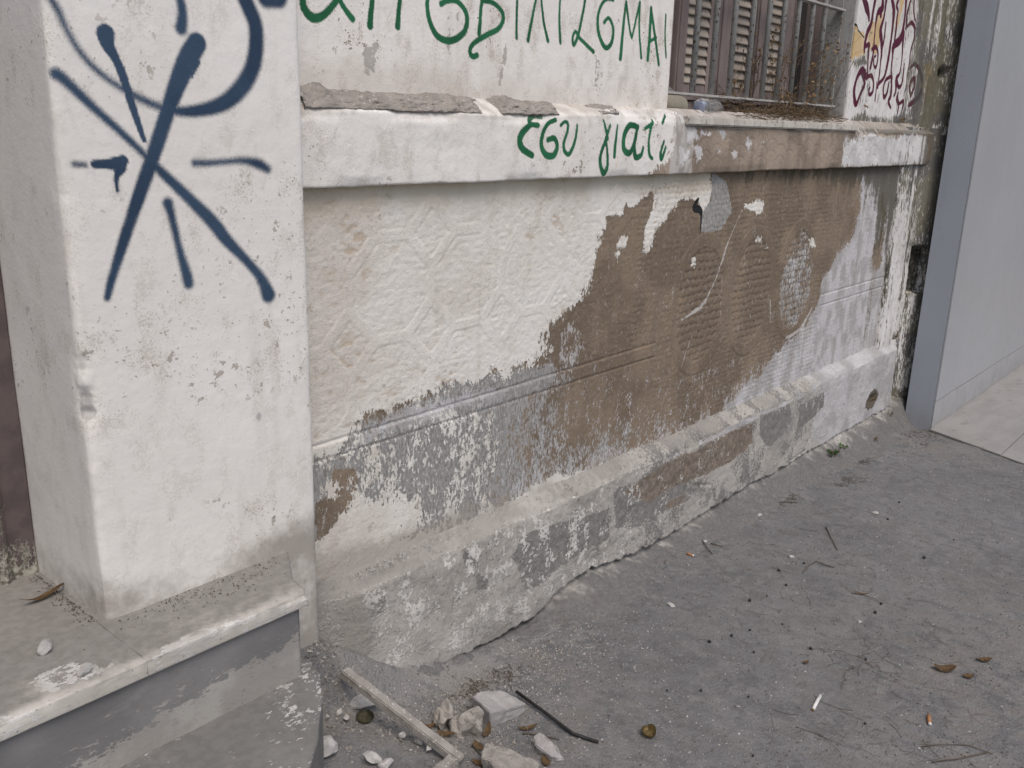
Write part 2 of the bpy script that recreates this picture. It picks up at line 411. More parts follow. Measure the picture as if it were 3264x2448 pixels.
def mat_ground():
    m = M('dusty_concrete'); A = m.attr; f1 = m.noise(150, 2, .5); f2 = m.noise(45, 4, .68); f3 = m.noise(240, 2, .6)
    col = m.mix(A('n3').step(.35, .65), (.174, .174, .178), (.150, .150, .154))
    col = m.mix(A('n9').step(.45, .8)*.4, col, (.205, .201, .196))
    col = m.mix(A('n22').step(.55, .75)*.4, col, (.118, .112, .108))
    col = m.mix(A('dirt')*(A('n22')*.5+f2*.5).step(.38, .6)*.85, col, (.205, .186, .165))
    col = m.mix((A('lime')+(A('n40')-.5)*.6+(f2-.5)*1.0).step(.4, .95)*.6, col, (.265, .256, .244))
    col = m.mix(f3.step(.56, .68)*.38, col, (.24, .24, .242))
    col = m.mix(f3.step(.40, .33)*.4, col, (.095, .09, .086))
    col = m.mix((f2*.6+A('n40')*.4).step(.50, .62)*.35, col, (.225, .221, .218))
    col = m.mix((f2*.6+A('n22')*.4).step(.48, .38)*.4, col, (.098, .095, .094))
    col = m.mix(f1.step(.66, .72)*.7, col, (.075, .07, .066))
    sp = m.voro(120).step(.20, .14)*A('n12').step(.42, .64)
    col = m.mix(sp*.35, col, (.42, .415, .41))
    return m.done(col, .93, f2*1.0+f3*.6+f1*.3, .9, .006)
MAT = {}
MAT['pilaster'] = mat_pilaster(); MAT['upper'] = mat_upper(); MAT['dado'] = mat_dado(); MAT['ledge'] = mat_ledge()
MAT['plinth'] = mat_plinth(); MAT['mould'] = mat_moldy(); MAT['ground'] = mat_ground()
MAT['tread'] = mat_marble('dusty_white_marble', (.56, .535, .49), (.46, .435, .395), (.30, .285, .26), .8)
MAT['riser'] = mat_marble('dark_grey_marble', (.22, .218, .217), (.165, .164, .165), (.29, .286, .282), .6, ((.40, .383, .355), (.32, .303, .278)))
MAT['lower'] = mat_marble('worn_grey_marble', (.215, .211, .202), (.17, .166, .159), (.29, .283, .27), .6)
MAT['sill'] = mat_simple('sill_marble', (.60, .57, .52), (.46, .43, .385), 14, .7, .5, (.29, .27, .24), .60, st=(3, 1, .5))
MAT['mortar'] = mat_simple('grey_mortar', (.31, .282, .255), (.235, .213, .19), 26, .95, .9, (.45, .425, .395), .62, bd=.004)
MAT['iron'] = mat_simple('grey_painted_iron', (.34, .343, .33), (.29, .293, .283), 30, .6, .3, (.075, .048, .030), .60)
MAT['rail'] = mat_simple('dusty_grey_iron', (.36, .355, .34), (.45, .43, .41), 40, .8, .4, (.48, .44, .41), .60)
MAT['shutter'] = mat_simple('mauve_brown_wood_paint', (.25, .205, .195), (.19, .157, .15), 18, .75, .5, (.30, .268, .25), .67, st=(1, 1, .3))
MAT['slat'] = mat_simple('taupe_slat_paint', (.40, .355, .305), (.33, .288, .248), 22, .8, .4, (.11, .09, .076), .66)
MAT['glass_dark'] = mat_simple('dirty_dark_window_glass', (.022, .023, .026), (.04, .038, .038), 8, .25, 0, spec=.5)
MAT['dark'] = mat_simple('unlit_room_black', (.02, .018, .016), (.015, .013, .012), 8, .95, 0)  # near-black colour standing in for the unlit room behind the window
def mat_clad(name, c0, c1):
    m = M(name); col = m.mix(m.noise(1.6, 3, .6).step(.35, .65), c0, c1); z = m.xyz(2)
    st = m.noise(1, 4, .65, st=(22, 22, 1.6)); n2 = m.noise(16, 5, .7)
    col = m.mix(st.step(.52, .8)*.22, col, (c0[0]*.62, c0[1]*.62, c0[2]*.6))
    col = m.mix(((z*-2.6+.32)+(n2-.5)*.9).step(.2, .75)*.55, col, (.24, .225, .205))
    col = m.mix(n2.step(.66, .70)*.35, col, (.22, .22, .22)); col = m.mix(m.noise(90, 2).step(.71, .74)*.5, col, (.16, .15, .14))
    return m.done(col, n2*.25+.32, None, spec=.4)
MAT['clad'] = mat_clad('pale_grey_cladding', (.365, .372, .388), (.34, .347, .362)); MAT['clad_side_shade'] = mat_clad('blue_grey_shade_cladding', (.325, .352, .40), (.305, .33, .375))  # side copy of the cladding carries bluish skylight shade in its colour
MAT['joint'] = mat_simple('beige_sealant', (.34, .30, .235), (.28, .245, .19), 20, .8, 0)
MAT['slab'] = mat_simple('pale_marble_paving', (.30, .29, .277), (.26, .25, .238), 4, .65, .2, (.235, .222, .208), .63, st=(1, 3, 1))
MAT['facade'] = mat_simple('plain_facade_plaster', (.62, .59, .54), (.54, .51, .465), 3, .9, .3)
# ------------------------------------------------------------------ ground (one sheet to the horizon)
def gz(x, y):
    x = np.asarray(x, float); y = np.asarray(y, float)
    z = np.interp(x, [-3, .6, .9, 1.0, 1.1, 1.5, 2.5, 4, 4.4, 9], [.12, .09, .068, .035, .0, -.03, -.06, -.10, -.113, -.13])
    z = z + .012*fbm(x*2.2, y*2.2, 3) + .006*fbm(x*13, y*13, 5, 3)
    lip = sstep(.0, .075+.05*fbm(x*9, y*0, 8), y-1.125)
    hl = np.interp(x, [.6, .88, .95, 1.0, 1.08, 1.2, 1.35, 1.5], [.21, .205, .15, .115, .055, .01, -.02, -.05]) + .014*fbm(x*18, y*18, 10)+.006*fbm(x*60, y*60, 11)
    z = z + (x > .55)*(y < 1.5)*lip*np.maximum(hl-z, 0)
    return z
def gp(x, y, dz=0): return Vector((x, y, float(gz(x, y))+dz))
def gpx(zf, a, b, dz=0):                         # photo pixel -> point on the ground
    px = zf(a, b); z = -.03
    for _ in range(8):
        q = on(*px, 2, z); z = float(gz(q[0], q[1]))+dz
    return Vector(on(*px, 2, z))
def dens(a, b, d, lo, hi):
    def far(start, sgn, end):
        o = []; p = start; s = d*2
        while abs(p-start) < abs(end-start): p = p+sgn*s; s *= 1.55; o.append(p)
        return o
    return np.array(sorted(far(a, -1, lo)+list(spaced(a, b, d))+far(b, 1, hi)))
gx = dens(.70, 4.25, .0065, -300, 300); gy = dens(-.15, 1.28, .0065, -300, 300)
GX, GY = (a.ravel() for a in np.meshgrid(gx, gy, indexing='ij'))
GZ = gz(GX, GY) - .25*(GY > 1.6)
nearw = sstep(.30, .0, 1.2-GY+.12*fbm(GX*5, GY*5, 12))*(GX > .9)*(GX < 4.2)
gattr = dict(dirt=np.clip(.9*sstep(1.08, 1.16, GY)*sstep(1.6, 1.2, GX) + .75*sstep(.45, .1, np.hypot((GX-1.15)/1.0, (GY-1.0)/.8)) + .55*sstep(.5, .1, np.hypot((GX-2.1)/1.6, (GY-.35)/.9)) + .8*sstep(.3, 0, np.hypot((GX-3.75), (GY-1.0)*.8)), 0, 1),
             lime=.35*nearw*sstep(2.0, 1.2, GX) + .55*nearw + .45*sstep(.25, 0, np.hypot(GX-1.0, GY-1.1)))
ground = link('ground', gridmesh('ground', np.stack([GX, GY, GZ], -1), len(gx), len(gy), gattr, noise=2), MAT['ground'])
tag(ground, kind='structure')

# ------------------------------------------------------------------ the old house
house = empty('old_house', (2.3, 1.3, 0), 'weathered white plastered old house front with peeling paint and graffiti', 'house')
YP, YL, YU, YD, YN = 1.19, 1.212, 1.25, 1.238, 1.20      # planes: pilaster, ledge, upper wall, dado, plinth

# pilaster -------------------------------------------------------------
pr = profile([(.512, 1.43), (.512, YP), (.886, YP), (.886, 1.32)], .003, .012)
zs = np.concatenate([spaced(.06, 1.42, .003), np.arange(1.5, 2.65, .1)])
PX = np.repeat(pr[:, 0], len(zs)); PY = np.repeat(pr[:, 1], len(zs)); PZ = np.tile(zs, len(pr))
cl = sstep(.03, 0, np.hypot(PX-.512, PY-YP)); cr = sstep(.02, 0, np.hypot(PX-.886, PY-YP))
er = .004*(fbm(PZ*16, PX*0, 21)+.25)
zd = on(293, 1318, 1, YP)[2]
dent = .006*np.exp(-((PZ-zd)/.022)**2) + .007*np.exp(-((PZ-zd-.045)/.05)**2) + .002*np.exp(-((PZ-1.0)/.03)**2) + .006*np.exp(-((PZ-.43)/.03)**2)
dl = cl*(er+dent*(.9+1.6*fbm(PZ*45, (PX+PY)*45, 22)))
X0, Y0 = PX.copy(), PY.copy()
PX = PX + dl*.7 - cr*er*.5; PY = PY + dl*.7 + cr*er*.5
fr = (np.abs(Y0-YP) < .002)
PY = PY + np.where(fr, .0014*fbm(X0*7, PZ*7, 23)+.0008*fbm(X0*60, PZ*60, 24), 0)
PX = PX + np.where(X0 < .513, .003*fbm(Y0*9, PZ*7, 25), 0)
front = (Y0 < YP+.006).astype(float)
blue = np.zeros(PX.shape); SOFT, HARD = .0072, .0020
BL = [(SOFT*.7, [(1040, 230, 100), (985, 330, 105), (910, 520, 82), (850, 700, 77), (790, 880, 74), (720, 1080, 66), (650, 1290, 56), (590, 1480, 44), (567, 1575, 36)]),
      (SOFT, [(300, 390, 62), (340, 420, 58), (480, 555, 46), (640, 700, 40), (760, 815, 36), (850, 905, 50), (980, 1030, 57), (1120, 1170, 67), (1200, 1270, 62), (1300, 1375, 48), (1380, 1470, 56), (1420, 1560, 78)]),
      (SOFT*1.3, [(262, -20, 34), (310, 60, 40), (345, 140, 35), (400, 240, 32), (470, 330, 30), (560, 410, 30), (650, 470, 34), (760, 530, 38), (860, 572, 42)]),
      (SOFT, [(860, 572, 42), (960, 590, 48), (1080, 580, 62), (1190, 540, 78), (1270, 470, 88), (1330, 370, 88), (1355, 250, 84), (1350, 130, 82), (1320, 50, 82), (1285, -30, 80)]),
      (SOFT, [(945, -30, 44), (965, 60, 50), (958, 150, 64)]),
      (HARD, [(558, 180, 92), (572, 240, 66), (612, 310, 44), (650, 400, 44), (690, 530, 40), (730, 650, 32), (762, 742, 24)]),
      (SOFT*1.2, [(1030, 862, 38), (1100, 862, 32), (1200, 855, 30), (1290, 850, 38), (1370, 868, 52), (1415, 895, 42)]),
      (SOFT, [(395, 868, 32), (450, 872, 28)]), (HARD, [(500, 868, 40), (560, 868, 46), (620, 864, 64), (650, 850, 52)]),
      (HARD, [(640, 890, 52), (615, 940, 26), (622, 1012, 16)]), (SOFT, [(888, 1075, 56), (905, 1130, 46), (930, 1240, 40), (960, 1360, 44), (990, 1460, 56), (998, 1500, 54)]),
      (SOFT, [(1410, -20, 110), (1470, -20, 110)]), (HARD, [(1045, 330, 30), (1018, 390, 18), (1012, 412, 12)])]
for sf, pts in BL: stroke(Z1, pts, YP, PX, PZ, sf, blue, wk=1.12)
stroke(Z1, [(330, 470, 20), (370, 590, 34), (410, 700, 14)], YP, PX, PZ, .008, blue, .28)
stroke(Z1, [(1415, 900, 30), (1390, 1000, 30)], YP, PX, PZ, .008, blue, .30)
stroke(Z1, [(495, 900, 24), (500, 950, 14)], YP, PX, PZ, .007, blue, .35)
halo = np.zeros(PX.shape)
for sf, pts in BL: stroke(Z1, pts, YP, PX, PZ, .020, halo, 1.0, wk=1.1)
blue = np.maximum(blue*(.90+.22*fbm(PX*30, PZ*30, 28)), halo*.34*(.8+.8*fbm(PX*14, PZ*14, 29)))
blue *= front
dirt = .75*sstep(.49, .405, PZ+.04*fbm(X0*12, PZ*5, 26)) + .5*sstep(.09, 0, np.hypot((X0-.80)/1.6, PZ-.42))
dirt = np.maximum(dirt, .9*sstep(.34, .2, PZ)*(X0 > .74)); dirt = dirt + .25*cl + .18*sstep(.04, 0, np.abs(X0-.886))
grey = np.clip(dl/.012, 0, .75)*(.6+.8*(vn(PZ*30, PY*30, 27)))
for (a, b, w, h) in [(1075, 60, 18, 26), (1660, 860, 34, 46), (1090, 1520, 12, 40), (1110, 1570, 10, 40), (845, 172, 8, 10), (715, 740, 10, 40), (1760, 745, 8, 10)]:
    q = on(*Z2(a, b), 1, YP); grey = np.maximum(grey, .62*np.exp(-(((X0-q[0])/(w*.00021))**2+((PZ-q[2])/(h*.00021))**2)))
for a, b in [(820, 1072), (800, 1230), (838, 1268), (835, 1388), (828, 1482), (600, 40), (812, 60)]:      # shallow crescent knocks in the paint
    stroke(Z2, [(a-22, b+24, 5), (a-8, b, 9), (a+22, b-18, 5)], YP, PX, PZ, .002, grey, .6)
for pts in [[(1000, 560, 3), (1020, 700, 4), (1045, 830, 3)], [(1175, 780, 3), (1185, 900, 3)], [(1390, 1180, 3), (1450, 1110, 4), (1540, 1070, 3)], [(1330, 10, 6), (1390, 90, 14), (1470, 110, 18), (1540, 200, 8)]]:
    stroke(Z2, pts, YP, PX, PZ, .003, grey, .5)
link('pilaster', gridmesh('pilaster', np.stack([PX, PY, PZ], -1), len(pr), len(zs), dict(blue=blue, dirt=dirt, grey=grey), flip=True), MAT['pilaster'], house)

# upper wall, left of the window ---------------------------------------
WX0, WX1, WTOP, WB = 2.018, 3.145, 2.35, 1.42
pr = profile([(.87, YU), (WX0, YU), (WX0, WB+.04)], .0035, .006)
zs = np.concatenate([spaced(1.13, 1.43, .0032), np.arange(1.5, 2.65, .1)])
UX = np.repeat(pr[:, 0], len(zs)); UY = np.repeat(pr[:, 1], len(zs)); UZ = np.tile(zs, len(pr))
fr = UY < YU+.01
UY = UY + np.where(fr, .004*fbm(UX*7, UZ*7, 31)+.0012*fbm(UX*50, UZ*50, 32), 0)
green = np.zeros(UX.shape)
GR = [[(108, -25, 32), (115, 40, 36), (160, 95, 40), (220, 85, 34), (280, 20, 30), (305, -25, 28)], [(295, -25, 22), (340, 50, 25), (380, 103, 30)],
      [(490, -25, 24), (480, 70, 29), (475, 140, 34)], [(640, -25, 22), (632, 70, 25), (626, 145, 30)],
      [(860, 22, 26), (890, 5, 24), (940, 5, 24), (985, 50, 24), (1000, 110, 26), (980, 180, 28), (910, 222, 30), (840, 195, 28), (798, 110, 24), (785, 20, 22), (795, -25, 22)],
      [(1085, -25, 18), (1075, 80, 20), (1066, 182, 24)], [(1085, 5, 18), (1150, 18, 20), (1200, 80, 21), (1180, 150, 22), (1110, 190, 24), (1040, 232, 22), (1015, 275, 22), (1030, 306, 24), (1056, 300, 24)],
      [(1275, -25, 12), (1272, 100, 14), (1272, 208, 16)], [(1378, -25, 13), (1360, 80, 15), (1335, 218, 20)], [(1402, -25, 12), (1420, 120, 15), (1442, 222, 18)],
      [(1510, -25, 12), (1504, 100, 14), (1510, 232, 16)],
      [(1648, -25, 14), (1628, 90, 16), (1606, 190, 16), (1582, 244, 18), (1576, 205, 14), (1592, 170, 14), (1612, 205, 16), (1650, 242, 18), (1690, 282, 18)],
      [(1796, 0, 15), (1760, -5, 15), (1730, 30, 16), (1712, 100, 18), (1720, 190, 20), (1752, 258, 22), (1784, 236, 20), (1796, 160, 17), (1772, 98, 15), (1746, 122, 16)],
      [(1865, 10, 16), (1850, 130, 17), (1833, 318, 22)], [(1866, 12, 14), (1884, 170, 13), (1894, 206, 12)], [(1894, 206, 12), (1916, 110, 13), (1940, 14, 16)], [(1940, 14, 15), (1934, 180, 13), (1946, 314, 15)],
      [(2000, 45, 20), (1990, 200, 20), (1980, 322, 20)], [(2000, 45, 16), (2020, 200, 17), (2040, 350, 17)], [(1990, 226, 14), (2026, 204, 14)],
      [(2080, 80, 10), (2075, 200, 10), (2080, 312, 11)]]
for pts in GR: stroke(Z4, pts, YU, UX, UZ, .0032, green, wk=1.2)
dirt = .8*sstep(1.24, 1.15, UZ+.05*fbm(UX*9, UZ*3, 33)) + .4*sstep(1.1, .9, UX) + .3*fbm(UX*5, UZ*5, 34)
grey = np.zeros(UX.shape)
for zf, pl in [(Z4, [(430, 250), (500, 220), (540, 225), (520, 300), (510, 420), (430, 430)]), (Z4, [(1200, 215), (1228, 225), (1215, 350), (1190, 480), (1165, 470), (1185, 330)]), (Z4, [(1690, 290), (1730, 280), (1755, 400), (1720, 540), (1690, 520)]), (Z4, [(880, 40), (965, 60), (955, 150), (905, 330), (885, 300)])]:
    grey = np.maximum(grey, .62*sstep(-.006, .008, poly_sd(wallpts(zf, pl, YU), UX, UZ)))
link('upper_wall', gridmesh('upper_wall', np.stack([UX, UY, UZ], -1), len(pr), len(zs), dict(green=green*fr, dirt=dirt, grey=grey), flip=True), MAT['upper'], house)

# upper wall, right of the window, mouldy ------------------------------
pr = profile([(WX1, WB+.04), (WX1, YU), (3.90, YU), (3.97, 1.232), (4.04, 1.182), (4.2, 1.172), (4.6, 1.172)], .0045, .008)
zs = np.concatenate([spaced(1.11, 1.62, .004), np.arange(1.7, 2.65, .1)])
RX = np.repeat(pr[:, 0], len(zs)); RY = np.repeat(pr[:, 1], len(zs)); RZ = np.tile(zs, len(pr))
fr = RY < YU+.012; RXo = RX.copy()
RY = RY + np.where(fr, .006*fbm(RX*8, RZ*5, 41)+.003*fbm(RX*40, RZ*14, 42), 0)
RY = RY - np.where(fr, .012*sstep(3.78, 3.86, RX+.03*fbm(RZ*6, RX*0, 43)), 0)
purple = np.zeros(RX.shape)
PU = [[(508, -10, 40), (532, 60, 56), (558, 150, 34), (566, 215, 20)], [(630, -10, 36), (610, 110, 32), (590, 250, 36), (550, 350, 40), (525, 470, 30), (520, 545, 22)],
      [(705, -10, 24), (702, 90, 44), (660, 135, 34), (640, 250, 20), (625, 400, 18), (612, 560, 20), (580, 720, 24)], [(690, 110, 40), (690, 172, 24)],
      [(745, -10, 30), (722, 180, 25), (690, 320, 40), (702, 430, 36), (700, 560, 26), (685, 700, 18), (670, 850, 18), (658, 925, 20)], [(747, 240, 14), (730, 400, 18), (705, 520, 18)],
      [(808, -10, 34), (830, 110, 42), (815, 270, 30), (790, 450, 28), (765, 640, 26), (730, 800, 24), (672, 885, 20)],
      [(882, -10, 20), (858, 60, 22), (872, 120, 18), (858, 200, 20), (848, 320, 26), (832, 440, 26), (810, 600, 20), (796, 760, 18), (806, 830, 18)],
      [(960, -10, 30), (940, 200, 30), (915, 340, 40), (885, 425, 50), (820, 490, 42), (812, 560, 22)], [(1010, -10, 18), (968, 150, 24), (955, 300, 18)], [(1045, -10, 16), (1038, 120, 16), (1052, 225, 14)],
      [(950, 300, 16), (1010, 240, 24), (1046, 300, 24), (1040, 420, 26), (1005, 540, 24), (990, 680, 18), (965, 800, 16), (955, 950, 14)],
      [(925, 350, 40), (915, 480, 30), (905, 640, 14), (882, 780, 18), (850, 830, 26), (845, 960, 20), (830, 1010, 20)],
      [(600, 520, 20), (640, 498, 26), (660, 540, 20), (660, 620, 20), (640, 710, 20), (615, 690, 16), (618, 610, 14), (640, 590, 14)],
      [(520, 500, 20), (570, 470, 28), (565, 540, 22), (556, 680, 16), (550, 800, 18)],
      [(545, 825, 28), (500, 740, 42), (442, 820, 30), (410, 950, 32), (418, 1075, 36), (435, 1098, 30), (472, 1000, 26), (522, 880, 30), (490, 770, 20)],
      [(540, 822, 24), (590, 800, 24), (612, 880, 22), (600, 970, 22), (572, 1002, 22), (564, 950, 18), (576, 925, 16)], [(650, 870, 14), (628, 1062, 14)],
      [(795, 805, 22), (740, 850, 22), (715, 950, 22), (727, 1030, 26), (756, 980, 20), (772, 880, 18)], [(795, 805, 20), (802, 900, 22), (795, 1020, 26), (775, 1070, 26), (796, 1142, 16)],
      [(850, 830, 24), (870, 912, 24), (905, 890, 20), (936, 680, 14)], [(872, 985, 16), (860, 1050, 32), (877, 1100, 22), (865, 1192, 18)], [(888, 1095, 18), (930, 1074, 24), (910, 1190, 14)],
      [(1000, 720, 20), (1050, 675, 24), (1090, 730, 24), (1102, 850, 24), (1080, 1000, 22), (1030, 1080, 32), (985, 1112, 26)],
      [(1010, 1010, 28), (1000, 960, 24), (1010, 870, 26), (1045, 830, 32), (1050, 900, 22), (1020, 990, 26)], [(1112, -10, 22), (1096, 80, 14)], [(1142, -10, 14), (1130, 100, 12)]]
for pts in PU: stroke(ZP, pts, YU, RX, RZ, .0030, purple, wk=1.85)
purple *= fr
og = np.full(RX.shape, -.1)
for pl in [[(432, 215), (455, 310), (515, 385), (525, 560), (450, 600), (400, 660), (370, 600), (395, 420), (425, 330)], [(560, 225), (640, 200), (712, 150), (705, 420), (640, 600), (560, 520), (545, 380)], [(935, -20), (905, 130), (870, 260), (840, 250), (880, 110), (900, -20)], [(1120, 700), (1190, 640), (1200, 900), (1150, 1080), (1100, 1080), (1130, 850)]]:
    og = np.maximum(og, poly_sd(wallpts(ZP, pl, YU), RX, RZ))
og = np.where(fr, og, -.1)
rv = np.clip(sstep(YU+.004, YU+.02, RY), 0, 1)
q = on(*ZP(255, 1030), 1, 1.30); og = np.maximum(og, .022-np.hypot(RY-1.29, (RZ-1.20)*1.2)+np.where(fr, -.2, 0))
moss = .52*sstep(3.5, 3.85, RX) + .22
for pl, v in [([(1090, -20), (1200, -20), (1165, 300), (1135, 650), (1110, 1100), (1060, 1250), (830, 1320), (800, 1230), (980, 1180), (1040, 1080), (1090, 850), (1060, 500), (1090, 200)], .85), ([(390, 640), (520, 580), (540, 660), (430, 740)], .9), ([(1150, 1150), (1260, 1050), (1290, 1330), (1090, 1340), (800, 1330), (820, 1230), (1000, 1250)], .95), ([(1390, -20), (1620, -20), (1560, 500), (1480, 900), (1440, 1330), (1300, 1330), (1370, 800), (1400, 300)], .62), ([(440, 1200), (820, 1250), (820, 1330), (330, 1300)], .7)]:
    moss = np.maximum(moss, v*sstep(-.02, .015, poly_sd(wallpts(ZP, pl, YU), RX, RZ)))
moss = np.where(fr, moss, .1)
crack = np.zeros(RX.shape); hole = np.zeros(RX.shape)
for a, b, r in [(1285, 770, .026), (1405, 825, .015), (895, 635, .004)]:
    q = on(*ZP(a, b), 1, YU-.012); d = np.hypot((RX-q[0])*.8, RZ-q[2]); hole = np.maximum(hole, sstep(r*1.15, r*.6, d)*r*1.6); crack = np.maximum(crack, .75*sstep(r*1.2, r*.5, d))
ed = poly_sd(wallpts(ZP, [(432, -20), (438, 215), (455, 310), (515, 385), (545, 340), (560, 225), (510, -20)], YU), RX, RZ)
crack = np.maximum(crack, np.where(fr, .8*sstep(.006, .001, np.abs(ed+.003))*(RX < on(*ZP(520, 380), 1, YU)[0]), 0))
RY = RY + hole
link('upper_wall', gridmesh('upper_wall', np.stack([RX, RY, RZ], -1), len(pr), len(zs), dict(purple=purple, orange=og, grey=rv+.42*sstep(3.6, 3.95, RX)*fr, moss=moss, crack=crack), flip=True), MAT['mould'], house)
house_body = [('wall', (WX0, YU, WTOP), (WX1, 1.46, 2.6), 'facade'), ('wall', (-.9, 1.62, -.2), (1.9, 6, 3.9), 'facade'), ('wall', (-.9, 1.30, 2.3), (.512, 1.62, 3.9), 'facade'),
              ('wall', (.512, YU, 2.6), (4.6, 1.62, 3.9), 'facade'), ('wall', (3.3, 1.62, -.2), (4.6, 6, 3.9), 'facade'), ('wall', (1.9, 2.4, -.2), (3.3, 6, 3.9), 'dark'), ('wall', (.885, 1.46, -.2), (1.99, 1.62, 2.6), 'facade'), ('wall', (3.18, 1.46, -.2), (4.6, 1.62, 2.6), 'facade'), ('wall', (1.99, 1.46, -.2), (3.18, 1.62, 1.13), 'facade')]  # the near-black box carries the darkness of the unlit room in its colour
for n, lo, hi, mt in house_body: box(n, lo, hi, MAT[mt], house, 0)

# ledge ----------------------------------------------------------------
pr = profile([(YU+.006, 1.152), (YL, 1.117), (YL, .995), (YD+.01, .993)], .003, .0045)   # (y, z)
xs = spaced(.884, 3.985, .0032, .006)
LX = np.repeat(xs, len(pr)); LY = np.tile(pr[:, 0], len(xs)); LZ = np.tile(pr[:, 1], len(xs))
top = sstep(.02, 0, np.hypot(LY-YL, LZ-1.117)); bot = sstep(.018, 0, np.hypot(LY-YL, LZ-.995))
ero = np.maximum(fbm(LX*7, LX*0, 51)+.12, 0)*.014*sstep(3.7, 3.3, LX)
LY2 = LY + .0045*fbm(LX*6, LZ*9, 52) + .0022*fbm(LX*28, LZ*34, 53) + top*ero + bot*np.maximum(fbm(LX*9, LX*0, 54)+.05, 0)*.012
LZ2 = LZ - top*ero*.8 + bot*(.004*fbm(LX*10, LX*0, 55)+.002*fbm(LX*50, LX*0, 56))
LZ2 = LZ2 + sstep(1.04, 1.117, LZ)*sstep(YU, YL+.012, LY)*np.interp(LX, [.88, 1.45, 1.75, 1.95, 2.03, 2.08, 4], [-.002, .002, .012, .018, .016, -.003, -.003])
sc = (LX > 2.05) & (LX < 3.4)                       # scallop pattern cut into the bare stone
rr = np.hypot(((LX*16) % 1)-.5, ((LZ*30+.5*np.floor(LX*16)) % 1)-.1)
LY2 = LY2 + np.where(sc & (LZ < 1.10) & (LZ > 1.02), .0012*sstep(.12, .0, np.abs(rr-.42)), 0)
green = np.zeros(LX.shape)
G2 = [[(1412, 288, 30), (1375, 284, 27), (1346, 308, 24), (1348, 335, 24), (1386, 344, 26)], [(1345, 340, 26), (1300, 385, 33), (1285, 425, 36), (1300, 468, 31), (1352, 502, 29)],
      [(1482, 320, 22), (1440, 340, 21), (1410, 400, 23), (1406, 458, 26), (1432, 502, 30), (1472, 502, 28), (1490, 455, 24), (1475, 416, 22), (1440, 422, 22)],
      [(1508, 352, 14), (1530, 334, 15), (1548, 345, 16), (1542, 390, 16), (1526, 440, 17), (1532, 482, 19), (1556, 495, 19), (1586, 430, 16), (1598, 355, 13)],
      [(1740, 335, 10), (1755, 390, 15), (1764, 425, 14)], [(1776, 362, 12), (1752, 430, 17), (1726, 500, 20), (1726, 560, 22), (1746, 598, 26), (1763, 560, 20), (1762, 480, 15), (1752, 420, 12)],
      [(1816, 365, 11), (1806, 440, 17), (1800, 508, 20)], [(1926, 378, 19), (1882, 366, 24), (1852, 410, 26), (1850, 470, 26), (1880, 492, 26), (1906, 450, 24), (1922, 380, 20)],
      [(1906, 450, 22), (1916, 512, 26), (1946, 500, 22), (1956, 465, 14)], [(1964, 384, 12), (2004, 362, 18), (2006, 342, 14)], [(2000, 366, 16), (1986, 430, 16), (1990, 500, 18), (2006, 520, 15)],
      [(2068, 440, 14), (2050, 490, 18), (2056, 522, 22), (2078, 465, 14)], [(2058, 362, 15), (2086, 320, 12)]]
for pts in G2: stroke(Z9, pts, YL, LX, LZ, .0030, green, wk=1.2)
bd_ = wallpts(Z5, [(150, 640), (215, 670), (200, 720), (185, 780), (170, 870), (150, 930), (60, 1000), (20, 1040)], YL)
paint = poly_sd([(.5, 1.3), (bd_[0][0], 1.3)]+bd_+[(bd_[-1][0], .9), (.5, .9)], LX, LZ)
wh = np.full(LX.shape, -.1)
for pl in [[(240, 760), (300, 740), (320, 800), (260, 830)], [(340, 760), (410, 750), (415, 790), (360, 800)], [(215, 860), (270, 880), (260, 940), (215, 940)], [(330, 850), (365, 900), (320, 930), (300, 860)], [(445, 750), (485, 755), (472, 795)], [(590, 815), (628, 828), (610, 865)], [(515, 888), (545, 893), (532, 915)], [(675, 815), (700, 825), (685, 855)], [(430, 850), (450, 880), (430, 900)],
           [(1180, 800), (1250, 790), (1330, 770), (1420, 800), (1560, 755), (1640, 785), (1650, 900), (1620, 962), (1400, 970), (1160, 976), (1150, 900)], [(230, 690), (290, 665), (262, 740), (215, 760)]]:
    wh = np.maximum(wh, poly_sd(wallpts(Z5, pl, YL), LX, LZ))
gry = np.maximum(.9*sstep(.02, -.01, np.abs(LX-bd_[2][0]-.03)-.05), .75*sstep(1.10, 1.125, LZ)*(LX > 2.0))
yel = np.zeros(LX.shape)
stroke(Z9, [(1830, 500, 20), (1815, 550, 26), (1790, 590, 26)], YL, LX, LZ, .008, yel, .6)
grime = .55*top*(LX < 2.0)+.75*sstep(1.117, 1.13, LZ) + .35*bot + .45*sstep(.03, 0, LX-.886)
moss = .35*sstep(3.2, 3.5, LX) + .6*sstep(3.8, 3.95, LX) + .5*sstep(1.10, 1.12, LZ)*(LX > 3.1)
# close the right end
nL = len(pr)
V = np.stack([LX, LY2, LZ2], -1); endc = V[-nL:].copy(); endc[:, 1] = np.maximum(endc[:, 1], YD+.02)
A = dict(green=green, paint=paint, spot=.10*sstep(.12, 0, np.abs(paint)), white=wh, wspot=np.where(LX > 3.0, .16, .04), grey=gry, yellow=yel, grime=grime, moss=moss)
A = {k: np.concatenate([v, v[-nL:]]) for k, v in A.items()}
link('ledge', gridmesh('ledge', np.concatenate([V, endc]), len(xs)+1, nL, A, flip=False), MAT['ledge'], house)

